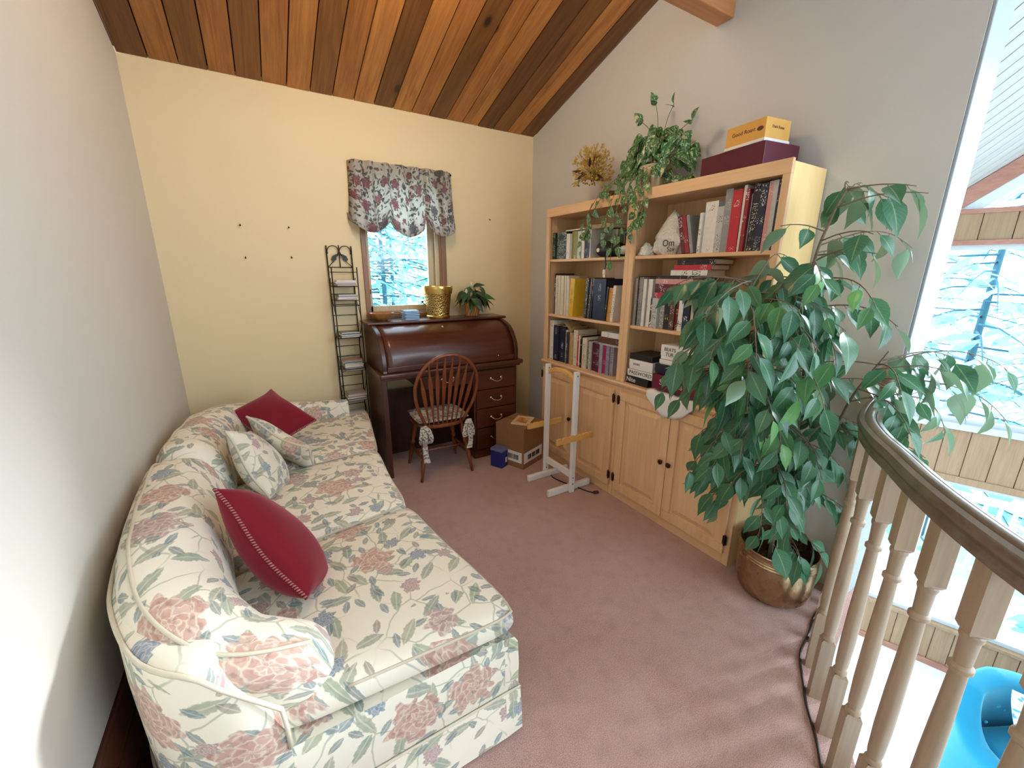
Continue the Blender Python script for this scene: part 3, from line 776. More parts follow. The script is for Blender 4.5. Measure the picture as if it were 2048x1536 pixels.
# ------------------------------------------------------------------ books
_mc = {}
COLS = {'dark green': (.012, .04, .028), 'white': (.74, .72, .66), 'olive': (.26, .27, .07), 'pale green': (.58, .63, .52), 'black': (.012, .012, .014), 'grey': (.28, .28, .27),
        'cream': (.72, .66, .50), 'yellow': (.75, .47, .03), 'navy': (.012, .018, .05), 'orange': (.60, .28, .03), 'tan': (.50, .35, .18), 'maroon': (.13, .012, .02),
        'magenta': (.36, .015, .09), 'lilac': (.33, .29, .36), 'blue grey': (.20, .22, .33), 'red': (.50, .025, .04), 'pink': (.62, .30, .27), 'brown': (.10, .045, .025),
        'charcoal': (.05, .05, .052), 'dark violet': (.07, .015, .04), 'pale grey': (.50, .50, .47), 'dark red': (.28, .02, .03), 'deep plum': (.09, .008, .03)}
INK = {'w': (.78, .76, .70), 'k': (.02, .02, .02), 'g': (.70, .50, .15), 'r': (.5, .03, .04), 's': (.55, .53, .5)}
def covermat(col, ink, style):
    key = (col, ink, style)
    if key in _mc: return _mc[key]
    q = NM('cover_%s_%s_%d' % (col.replace(' ', '_'), ink, style), 0.45, 0.5); v = q.co('Object'); x, y, z = q.sep(v)
    c = COLS[col]; rnd = q.oinfo('Random')
    base = q.mix(q.noise(v, 40, 3), tuple(k*.8 for k in c), tuple(min(1, k*1.12) for k in c))
    if style:
        # flat print: a band of small letters running along the spine
        zz = q.m_('ADD', z, q.m_('MULTIPLY', rnd, .5))
        cell = q.noise(q.comb(q.m_('MULTIPLY', y, 220.0), q.m_('MULTIPLY', zz, 170.0), q.m_('MULTIPLY', rnd, 30.0)), 1.0, 1, .4)
        band = q.noise(q.comb(0.0, q.m_('MULTIPLY', zz, 16.0), rnd), 1.0, 1)
        k = q.m_('MULTIPLY', q.sstep(cell, .55 if style == 1 else .57, .62), q.sstep(band, .54, .58) if style == 1 else q.sstep(band, .42, .48)); k = q.m_('MULTIPLY', k, q.sstep(q.m_('ABSOLUTE', y), .016, .012))
        g = q.n('NewGeometry'); nx = q.sep(g.outputs['Normal'])[0]
        k = q.m_('MULTIPLY', k, q.sstep(nx, -.7, -.9))
        base = q.mix(k, base, INK[ink])
    q.set('Base Color', base); _mc[key] = q.m; return q.m
M_pages = plain('page_block', (0.72, 0.66, 0.52), 0.9, var=0.1, sc=200)
ORD = ['first', 'second', 'third', 'fourth', 'fifth', 'sixth', 'seventh', 'eighth', 'ninth', 'tenth', 'eleventh', 'twelfth', 'thirteenth', 'fourteenth', 'fifteenth', 'sixteenth', 'seventeenth', 'eighteenth', 'nineteenth', 'twentieth', 'twenty-first', 'twenty-second']
def book(w, h, d, col, ink, style, label, group, M, name='book', soft=False):
    """local: spine faces -x, thickness along y, height along z, origin at bottom centre of spine"""
    o = MB(); c = .0025 if not soft else .001
    o.box(0, d, -w/2, -w/2+c, 0, h); o.box(0, d, w/2-c, w/2, 0, h); o.box(0, c*1.2, -w/2+c, w/2-c, 0, h)
    me = o.mesh('book_cover'); me.materials.append(covermat(col, ink, style))
    b = place(name, me, M=M); tag(b, label, 'book', group)
    p = MB().box(c*1.2, d-.004, -w/2+c, w/2-c, .003, h-.003).mesh('pages'); p.materials.append(M_pages)
    place('pages', p, b)
    return b
def row(zs, yl, items, where, group, xs=XB+.045, lean=None):
    """items: (width, height, depth, colour, ink, style[, lean deg]) from left (larger y) to right"""
    y = yl
    for i, it in enumerate(items):
        w, h, d, col, ink, st = it[:6]; ln = R(it[6]) if len(it) > 6 else 0
        y -= w/2*abs(math.cos(ln))
        M = Matrix.Translation((xs+random.Random(i*7+len(items)).uniform(-.012, .012), y, zs+abs(math.sin(ln))*w/2+.0005)) @ Matrix.Rotation(ln, 4, 'X')
        book(w-.001, h, d, col, ink, st, '%s book, %s from left, %s' % (col, ORD[i], where), group, M)
        y -= w/2*abs(math.cos(ln))+.0008+(it[7] if len(it) > 7 else 0)
    return y
F = 'of bookcase nearer the desk'; Nn = 'of bookcase behind the ficus'
row(SH[0]+.0105, 2.862, [(.034, .205, .17, 'dark green', 'w', 2)]*5+[(.008, .19, .15, 'black', 's', 0), (.042, .185, .16, 'white', 'r', 1), (.075, .20, .17, 'olive', 'w', 1), (.052, .197, .16, 'pale green', 's', 1), (.034, .196, .16, 'white', 's', 1), (.036, .19, .17, 'black', 's', 1), (.024, .2, .16, 'charcoal', 'w', 1), (.012, .2, .16, 'white', 'k', 1)],
    'top shelf '+F, 'top shelf books of the far bookcase')
row(SH[1]+.0105, 2.86, [(.016, .32, .2, 'grey', 's', 1), (.012, .33, .2, 'charcoal', 's', 1), (.02, .31, .2, 'brown', 'w', 1), (.016, .30, .2, 'tan', 'w', 1), (.012, .315, .2, 'white', 'k', 1)]+[(.0185, .312, .2, 'cream', 's', 1)]*7+[(.010, .29, .19, 'white', 'r', 0), (.012, .285, .19, 'orange', 'k', 1), (.052, .29, .19, 'yellow', 'k', 1, 3)],
    'left half of middle shelf '+F, 'middle shelf magazines of the far bookcase')
row(SH[1]+.0105, 2.455, [(.016, .295, .2, 'charcoal', 's', 2, 4)]*4+[(.018, .30, .2, 'black', 's', 1, 4, .022), (.125, .295, .2, 'navy', 's', 1, 0), (.016, .24, .19, 'black', 's', 1, 4), (.040, .232, .18, 'orange', 'k', 1, 4), (.026, .25, .18, 'white', 'k', 2, 4)],
    'right half of middle shelf '+F, 'dark right-hand books of the middle shelf')
row(ZLEDGE+.0045, 2.862, [(.052, .335, .2, 'white', 'k', 1), (.07, .30, .2, 'navy', 'w', 1), (.08, .30, .2, 'navy', 'w', 1), (.022, .275, .19, 'cream', 'k', 2), (.016, .26, .19, 'charcoal', 'w', 1), (.032, .262, .19, 'tan', 'k', 1), (.02, .25, .19, 'tan', 'r', 1), (.05, .285, .2, 'cream', 'k', 1), (.018, .25, .19, 'red', 'w', 1), (.034, .25, .19, 'white', 'r', 1), (.018, .25, .19, 'black', 'w', 1), (.05, .24, .19, 'cream', 'k', 2), (.02, .225, .18, 'charcoal', 'w', 2), (.03, .22, .18, 'pale grey', 'k', 2), (.05, .215, .18, 'deep plum', 's', 1), (.036, .215, .18, 'dark violet', 's', 1), (.034, .215, .18, 'lilac', 's', 2), (.036, .215, .18, 'magenta', 's', 1), (.006, .215, .18, 'white', 'k', 0), (.034, .215, .18, 'blue grey', 's', 2), (.034, .215, .18, 'lilac', 'k', 2)],
    'lowest shelf '+F, 'lowest shelf books of the far bookcase')
row(SH[0]+.0105, 1.528, [(.018, .21, .17, 'white', 'k', 1), (.074, .262, .2, 'white', 'k', 1), (.038, .23, .19, 'pale grey', 'k', 2), (.04, .308, .2, 'grey', 's', 1), (.052, .298, .2, 'red', 'w', 1), (.017, .312, .2, 'white', 'r', 0), (.02, .292, .2, 'dark red', 'w', 1), (.006, .27, .2, 'white', 'k', 0), (.04, .31, .2, 'black', 's', 2), (.034, .305, .2, 'navy', 's', 2), (.024, .31, .2, 'pink', 'w', 1), (.022, .31, .2, 'pale grey', 's', 0), (.027, .31, .2, 'navy', 's', 1)],
    'top shelf '+Nn, 'top shelf books of the near bookcase')
for i, (w, col) in enumerate(((.026, 'maroon'), (.026, 'dark red'), (.02, 'grey'))):
    M = Matrix.Translation((XB+.04, 1.610-i*.027, SH[0]+.0105+.004)) @ Matrix.Rotation(R(-14), 4, 'X')
    book(w-.001, .21, .17, col, 's', 1, '%s book leaning against the white plastic bag' % col, 'top shelf books of the near bookcase', M)
row(SH[1]+.0105, 1.945, [(.02, .30, .2, 'grey', 's', 2), (.014, .315, .2, 'black', 's', 1), (.03, .31, .2, 'grey', 'k', 2), (.024, .298, .2, 'white', 's', 0), (.006, .30, .2, 'black', 's', 0), (.034, .298, .2, 'white', 's', 0), (.018, .185, .17, 'charcoal', 'w', 2), (.042, .185, .17, 'pale grey', 'k', 2), (.044, .185, .17, 'grey', 'w', 2), (.04, .18, .17, 'black', 'g', 1), (.036, .18, .17, 'brown', 's', 1), (.03, .18, .17, 'maroon', 'g', 1), (.03, .18, .17, 'white', 'k', 1), (.04, .18, .17, 'navy', 'w', 1), (.03, .24, .19, 'cream', 'k', 1), (.04, .25, .19, 'black', 'w', 1), (.05, .26, .19, 'grey', 'k', 1), (.04, .25, .19, 'tan', 'k', 1)],
    'middle shelf '+Nn, 'middle shelf books of the near bookcase')
def flat(x, y, z, w, h, d, col, ink, st, label, group, rz=0.0, name='book'):
    """a book lying flat, spine towards the room; length h along y, depth d along x"""
    M = Matrix.Translation((x, y, z)) @ Matrix.Rotation(rz, 4, 'Z') @ Matrix.Translation((0, h/2, w/2+.0004)) @ Matrix.Rotation(PI/2, 4, 'X')
    return book(w, h, d, col, ink, st, label, group, M, name)
zz = SH[1]+.0105+.1862
for w, col, ink, nm in ((.032, 'red', 'w', 'bright red'), (.026, 'maroon', 'w', 'dark maroon'), (.024, 'maroon', 's', 'plum brown'), (.03, 'pink', 'w', 'pale pink'), (.018, 'black', 'w', 'thin black')):
    flat(XB+.045, 1.66, zz, w, .26, .17, col, ink, 1, nm+' book lying flat on upright books, middle shelf behind the ficus', 'flat stack on the middle shelf'); zz += w+.001
zz += .0
for w, col, ink, nm, dx in ((.030, 'white', 'k', 'white and black', -.03), (.028, 'red', 'w', 'red and white', -.05), (.028, 'black', 's', 'thick black', -.07)):
    flat(XB+.05, 1.60+dx, zz, w, .24, .17, col, ink, 1, nm+' book near the top of the flat pile, middle shelf behind the ficus', 'flat stack on the middle shelf'); zz += w+.001
flat(XB+.05, 2.60, SH[0]+.0105+.2062, .008, .22, .15, 'white', 's', 0, 'thin white booklet lying on the dark green set', 'flat books on the top shelf')
flat(XB+.06, 2.36, SH[0]+.0105+.2012, .026, .24, .16, 'tan', 's', 0, 'tan book lying across the pale books on the top shelf', 'flat books on the top shelf')
z0 = ZLEDGE+.0045+.2162
flat(XB+.045, 2.152, z0, .012, .22, .17, 'pale grey', 'k', 1, 'thin grey book under the brown one on the lowest shelf', 'flat books on the lowest shelf')
flat(XB+.042, 2.155, z0+.013, .045, .225, .17, 'brown', 's', 1, 'brown book lying flat above the lilac and magenta spines', 'flat books on the lowest shelf')
flat(XB+.05, 2.145, z0+.0595, .036, .20, .16, 'white', 'k', 1, 'white book with black print lying on the brown book', 'flat books on the lowest shelf')
# folded tan paper on the lowest shelf
pp = MB(); pp.add([(XB+.05, 2.69, 1.215), (XB+.05, 2.60, 1.145), (XB+.2, 2.60, 1.145), (XB+.2, 2.69, 1.215), (XB+.05, 2.56, 1.19), (XB+.2, 2.56, 1.19)], [(0, 1, 2, 3), (1, 4, 5, 2)])
o = pp.obj('folded_paper', plain('tan_paper', COLS['tan'], .9)); s_ = o.modifiers.new('solid', 'SOLIDIFY'); s_.thickness = .003
tag(o, 'folded tan paper resting on top of the lowest book row', 'paper')

# ------------------------------------------------------------------ things on the shelves
M_w = plain('white_card', (.78, .77, .73), .6, var=.03); M_k = plain('black_card', (.012, .012, .013), .5); M_burg = plain('burgundy_card', (.13, .008, .022), .4)
M_inkk = plain('black_ink', (.015, .015, .015), .6); M_inkw = plain('white_ink', (.8, .79, .75), .6); M_inkp = plain('pink_ink', (.72, .45, .45), .6)
def facing_minus_x(x, y, z, rz=0.0):
    """text plane facing the room (-x), reading towards -y"""
    return Matrix.Translation((x, y, z)) @ Matrix.Rotation(rz, 4, 'Z') @ Matrix(((0, 0, -1, 0), (-1, 0, 0, 0), (0, 1, 0, 0), (0, 0, 0, 1)))
def game_box(name, label, x, y1, y0, z0, z1, d, mat, text=None, tm=None, size=.03, ty=None):
    t = thing(name, label, 'game box', (x+d/2, (y0+y1)/2, z0), 0, 'board games on the lowest shelf')
    MB().box(x, x+d, y0, y1, z0, z1-(z1-z0)*.35).obj('tray', mat, t, bevel=.002)
    MB().box(x-.002, x+d+.002, y0-.002, y1+.002, z0+(z1-z0)*.25, z1).obj('lid', mat, t, bevel=.002)
    if text: text_obj('lettering', text, size, tm, t, facing_minus_x(x-.003, ty if ty else (y0+y1)/2, (z0+z1)/2+.003))
    return t
zl = ZLEDGE+.0045
game_box('game_box', 'black game box with white letters at the bottom of the pile', XB+.02, 1.945, 1.76, zl+.0005, zl+.05, .22, M_k, 'Nite', M_inkw, .045, 1.90)
game_box('game_box', 'white game box lettered PASSWORD', XB+.025, 1.94, 1.72, zl+.053, zl+.098, .22, M_w, 'PASSWORD', M_inkk, .036, 1.83)
game_box('game_box', 'white game box with two black printed strips', XB+.03, 1.935, 1.74, zl+.101, zl+.165, .2, M_w, 'SPORT', M_inkk, .02, 1.87)
game_box('game_box', 'black game box on top of the white ones', XB+.035, 1.938, 1.75, zl+.168, zl+.205, .2, M_k)
game_box('game_box', 'large burgundy game box with pink lettering', XB-.01, 1.70, 1.33, zl+.026, zl+.115, .27, M_burg, 'Scruples', M_inkp, .05, 1.56)
game_box('game_box', 'dark navy box on the burgundy one', XB+.02, 1.71, 1.40, zl+.118, zl+.175, .22, plain('navy_card', (.012, .014, .035), .45))
game_box('game_box', 'flat white box under the white lettered box', XB+.03, 1.69, 1.42, zl+.178, zl+.208, .2, M_w)
game_box('game_box', 'white lettered box at the top of the game pile', XB+.03, 1.685, 1.43, zl+.211, zl+.30, .2, M_w, 'BEATS\nTUR', M_inkk, .03, 1.62)
def shelf_misc():
    # white cloth hanging over the ledge under the burgundy box
    rr = random.Random(3)
    def P(u, v):
        y = 1.715-.34*u; a = v*.30
        if a < .16: x = XB+.13-a; z = zl+.012+.006*math.sin(u*19)*v
        else:
            b = a-.16; x = XB-.032-.006*math.sin(u*17+1); z = zl+.010-b*(1.0-.75*abs(2*u-1)**2.2)
        return (x, y, z+.003*math.sin(u*31+v*11))
    mb = MB(); mb.grid(26, 14, P); o = mb.obj('white_cloth', M_w, smooth=True); s = o.modifiers.new('solid', 'SOLIDIFY'); s.thickness = .004
    tag(o, 'white scalloped cloth hanging over the ledge under the burgundy box', 'cloth')
    # plastic bag
    t = thing('plastic_bag', 'crumpled white plastic bag with black script beside the leaning maroon books', 'plastic bag', (XB+.12, 1.77, SH[0]+.0105))
    q = NM('thin_white_plastic', .35, .5); q.set('Base Color', (.80, .79, .74, 1)); q.set('Subsurface Weight', .1); q.bump(q.noise(q.co(), 26, 4, .7), 1.0, .03)
    from mathutils import noise as mn
    def bag(c, rx, ry, h, seed, tip):
        m = MB(); n = 22; rows = []
        for k in range(15):
            z = k/14; r = (math.sin(PI*min(1, z*.9+.12))**.6)*(1-.55*z**2.2) if tip else math.sqrt(max(0, 1-(z-.1)**2*1.2))
            for i in range(n):
                a = 2*PI*i/n; d = 1+.42*mn.noise(Vector((math.cos(a)*2.2, math.sin(a)*2.2, z*4+seed)))+.18*mn.noise(Vector((math.cos(a)*5, math.sin(a)*5, z*8+seed)))
                rows.append((c[0]+rx*r*d*math.cos(a), c[1]+ry*r*d*math.sin(a), c[2]+max(0.0, h*z+.012*mn.noise(Vector((a*2, z*5, seed))))))
        fs = [(k*n+i, k*n+(i+1) % n, (k+1)*n+(i+1) % n, (k+1)*n+i) for k in range(14) for i in range(n)]+[tuple(range(n)), tuple(range(14*n, 15*n))]
        return m.add(rows, fs)
    bag((XB+.13, 1.765, SH[0]+.0105), .085, .12, .255, 1.0, True).obj('bag_body', q.m, t, smooth=50)
    bag((XB+.075, 1.905, SH[0]+.0105), .05, .045, .075, 7.0, False).obj('bag_flap', q.m, t, smooth=50)
    text_obj('script', 'Om', .055, M_inkk, t, facing_minus_x(XB+.04, 1.72, SH[0]+.075))
    text_obj('script', 'Sav', .04, M_inkk, t, facing_minus_x(XB+.04, 1.70, SH[0]+.04))
    # grey-green box and picture frame behind the black device
    b = thing('file_box', 'grey green box beside the thin white book on the top shelf', 'box', (XB+.208, 2.285, SH[0]+.0105))
    MB().box(XB+.136, XB+.28, 2.235, 2.335, SH[0]+.0105, SH[0]+.20).obj('box_body', plain('grey_green_card', (.22, .23, .17), .7), b, bevel=.002)
    MB().box(XB+.134, XB+.282, 2.233, 2.337, SH[0]+.165, SH[0]+.203).obj('box_lid', plain('pale_grey_green_card', (.34, .35, .27), .7), b, bevel=.002)
    f = thing('picture_frame', 'black frame with a thin silver border at the right end of the top shelf', 'picture frame', (XB+.2, 2.15, SH[0]+.0105))
    MB().box(XB+.19, XB+.205, 2.065, 2.228, SH[0]+.0105, SH[0]+.19).obj('frame', plain('silver_frame', (.45, .45, .43), .4, .6), f, bevel=.002)
    MB().box(XB+.186, XB+.1895, 2.08, 2.213, SH[0]+.026, SH[0]+.175).obj('picture', M_k, f)
    # black hair dryer like device
    d = thing('hair_dryer', 'black handheld appliance with a white button lying on the top shelf', 'appliance', (XB+.08, 2.20, SH[0]+.0105))
    Md = Matrix.Translation((XB+.075, 2.335, SH[0]+.0105+.056)) @ Matrix.Rotation(PI/2, 4, 'X')
    m = MB(); m.lathe([(.030, 0), (.048, .008), (.054, .05), (.055, .10), (.050, .15), (.040, .19), (.030, .215)], 20, M=Md); m.obj('body', M_k, d, smooth=40)
    m = MB(); m.lathe([(.028, .213), (.030, .23), (.026, .25), (.012, .262)], 16, M=Md @ Matrix.Translation((0, -.012, 0))); m.obj('nozzle', M_w, d, smooth=40)
    Mb = Matrix.Translation((XB+.0225, 2.30, SH[0]+.06)) @ Matrix.Rotation(-PI/2, 4, 'Y')
    m = MB(); m.lathe([(.014, -.004), (.014, .004), (.010, .006)], 16, M=Mb); m.obj('button', M_w, d, smooth=40)
    cp = catmull([(XB+.03, 2.21, SH[0]+.03), (XB+.005, 2.205, SH[0]+.016), (XB+.002, 2.20, SH[0]-.01), (XB+.012, 2.205, SH[0]-.05), (XB+.012, 2.215, SH[0]-.075)], 6)
    MB().tube(cp, .0042, 7).obj('cord', M_black, d, smooth=True)
    pg = MB(); pg.box(XB+.004, XB+.020, 2.206, 2.226, SH[0]-.105, SH[0]-.072); pl = pg.obj('plug', plain('cream_plastic', (.72, .66, .48), .5), d, bevel=.003)
    pg = MB(); pg.box(XB+.010, XB+.0115, 2.208, 2.2125, SH[0]-.125, SH[0]-.105); pg.box(XB+.010, XB+.0115, 2.2195, 2.224, SH[0]-.125, SH[0]-.105); pg.obj('prongs', plain('plug_brass', (.75, .62, .35), .3, .9), pl)
shelf_misc()

# ------------------------------------------------------------------ boxes on top of the near bookcase
def top_boxes():
    zt = ZT-.040; rz = R(-8)
    def TB(name, label, c, d, mat, lid=None, mark=None):
        t = thing(name, label, 'box', (c[0], c[1], c[2]), rz)
        M = local(t); a, b, h = d
        MB().box(-a/2, a/2, -b/2, b/2, 0, h*.97, M).obj('box_body', mat, t, bevel=.002)
        if lid: MB().box(-a/2-.003, a/2+.003, -b/2-.003, b/2+.003, 0.0, .014, M).obj('lid', lid, t, bevel=.001)
        return t, M
    mar = plain('maroon_leatherette', (.10, .008, .028), .35, var=.15)
    t, M = TB('storage_box', 'maroon storage box on top of the near bookcase', (2.25, 1.385, zt), (.24, .37, .150), mar)
    ora = plain('orange_card', (.70, .37, .08), .6)
    t2, M2 = TB('chocolate_box', 'orange yellow box with brown script standing on the maroon box', (2.225, 1.335, zt+.151), (.17, .215, .105), ora, M_w)
    ink = plain('brown_ink', (.10, .03, .015), .6)
    Mx = M2 @ Matrix.Translation((-.0855, .01, .062)) @ Matrix(((0, 0, -1, 0), (-1, 0, 0, 0), (0, 1, 0, 0), (0, 0, 0, 1)))
    text_obj('script', 'Good Roast', .026, ink, t2, Mx)
    My = M2 @ Matrix.Translation((0, -.108, .065)) @ Matrix(((1, 0, 0, 0), (0, 0, -1, 0), (0, 1, 0, 0), (0, 0, 0, 1)))
    text_obj('script', 'Dark Roast', .018, ink, t2, My)
    dot = MB(); dot.lathe([(.014, 0), (.014, .001)], 16, M=M2 @ Matrix.Translation((-.0856, -.08, .058)) @ Matrix.Rotation(-PI/2, 4, 'Y') @ Matrix.Diagonal((.7, 1.2, 1, 1))); dot.obj('bean_emblem', ink, t2)
top_boxes()

# ------------------------------------------------------------------ roll-top desk
M_cherry = wood('dark_cherry_wood', (0.095, 0.022, 0.008), (0.045, 0.009, 0.004), 0, 0.8, 0.32, bump=0.03, coat=0.25)
M_cherryv = wood('dark_cherry_wood_upright', (0.065, 0.015, 0.006), (0.03, 0.007, 0.003), 2, 0.8, 0.35, bump=0.03, coat=0.2)
M_pull = plain('pale_brass_pull', (.78, .70, .58), .22, .9)
def build_desk():
    x0, x1, yf, yb = .715, 1.905, 3.055, 3.565
    t = thing('roll_top_desk', 'dark cherry roll-top desk with brass pulls under the window', 'desk', ((x0+x1)/2, (yf+yb)/2, 0))
    zt = .872
    MB().box(x0-.025, x1+.03, yf-.055, yb, zt-.036, zt).obj('writing_surface', M_cherry, t, bevel=.010, seg=3)
    MB().box(x0-.012, x1+.015, yf-.03, yb, zt-.056, zt-.036).obj('moulding', M_cherry, t, bevel=.006)
    # right pedestal with four drawers, left leg panel, kneehole
    xr0 = 1.475
    MB().box(xr0, x1, yf+.01, yb, .0, zt-.056).obj('pedestal', M_cherryv, t, bevel=.004)
    MB().box(xr0-.006, x1+.008, yf-.002, yb, 0, .07).obj('plinth', M_cherry, t, bevel=.006)
    zs = [(.632, .80), (.462, .622), (.282, .452), (.085, .272)]
    def pull(x, y, z, par, w=.05):
        p = catmull([(x-w, y, z+.008), (x-w, y-.018, z+.006), (x-w*.6, y-.030, z-.008), (x, y-.033, z-.014), (x+w*.6, y-.030, z-.008), (x+w, y-.018, z+.006), (x+w, y, z+.008)], 5)
        m = MB(); m.tube(p, .0042, 8)
        for sx in (-w, w): m.lathe([(.011, 0), (.010, .004), (.004, .007)], 12, M=Matrix.Translation((x+sx, y, z+.008)) @ Matrix.Rotation(PI/2, 4, 'X'))
        m.obj('drawer_pull', M_pull, par, smooth=40)
    for a, b in zs:
        d = MB().box(xr0+.022, x1-.022, yf-.006, yf+.012, a, b).obj('drawer', M_cherry, t, bevel=.006, seg=3)
        pull((xr0+x1)/2-.005, yf-.006, (a+b)/2, d)
    d = MB().box(1.02, xr0-.012, yf+.0, yf+.015, .70, .805).obj('drawer', M_cherry, t, bevel=.005)
    MB().box(1.02, xr0-.012, yf+.0151, yb-.02, .70, .812).obj('drawer_case', M_cherryv, t)
    pull(1.24, yf, .76, d)
    MB().box(x0, x0+.04, yf+.01, yb, 0, zt-.056).obj('leg_panel', M_cherryv, t, bevel=.004)
    MB().box(x0+.04, xr0, yb-.03, yb-.012, .0, .60).obj('modesty_panel', M_cherryv, t)
    # roll
    prof = [(yf-.012, zt), (yf-.014, zt+.06), (yf+.0, zt+.13), (yf+.035, zt+.20), (yf+.095, zt+.265), (yf+.175, zt+.305), (yf+.26, zt+.325), (yf+.30, zt+.328)]
    curve = resample(catmull([(0, a, b) for a, b in prof], 8), 40)
    sp = [(yb, zt), ]+[(p.y-.016, p.z) for p in curve[:1]]+[(p.y-.012, p.z+.004) for p in curve[1:]]+[(yb, curve[-1].z+.002)]
    for a, b in ((x0+.005, x0+.040), (x1-.040, x1-.005)):
        MB().prism(sp, a, b, 'x').obj('side_profile', M_cherryv, t, bevel=.005)
    m = MB(); rows = []
    for i, p in enumerate(curve):
        rows.append(p)
    mb = MB(); n = len(curve)
    mb.grid(20, n-1, lambda u, v: (x0+.039+(x1-x0-.078)*u, curve[round(v*(n-1))].y+.004, curve[round(v*(n-1))].z), None)
    o = mb.obj('tambour_roll', M_cherry, t, smooth=True); s = o.modifiers.new('solid', 'SOLIDIFY'); s.thickness = .012
    MB().box(x0+.042, x1-.042, yf-.022, yf+.0, zt+.001, zt+.045).obj('roll_lift_rail', M_cherry, t, bevel=.006)
    kn = MB(); kn.lathe([(.004, 0), (.004, .008), (.009, .012), (.009, .018), (.003, .021)], 12, M=Matrix.Translation(((x0+x1)/2-.05, yf+.125, zt+.293)) @ Matrix.Rotation(R(35), 4, 'X')); kn.obj('knob', M_pull, t, smooth=True)
    kn = MB(); kn.lathe([(.003, 0), (.007, .006), (.005, .012)], 10, M=Matrix.Translation((1.70, yf-.02, zt+.05)) @ Matrix.Rotation(PI/2, 4, 'X')); kn.obj('lock', M_pull, t, smooth=True)
    MB().box(x0-.02, x1+.035, yf+.255, yb+.012, zt+.330, zt+.352).obj('top_board', M_cherry, t, bevel=.008, seg=3)
    MB().box(x0+.04, x1-.04, yb-.014, yb, zt, zt+.33).obj('back_panel', M_cherryv, t)
    return zt+.352
DT = build_desk()

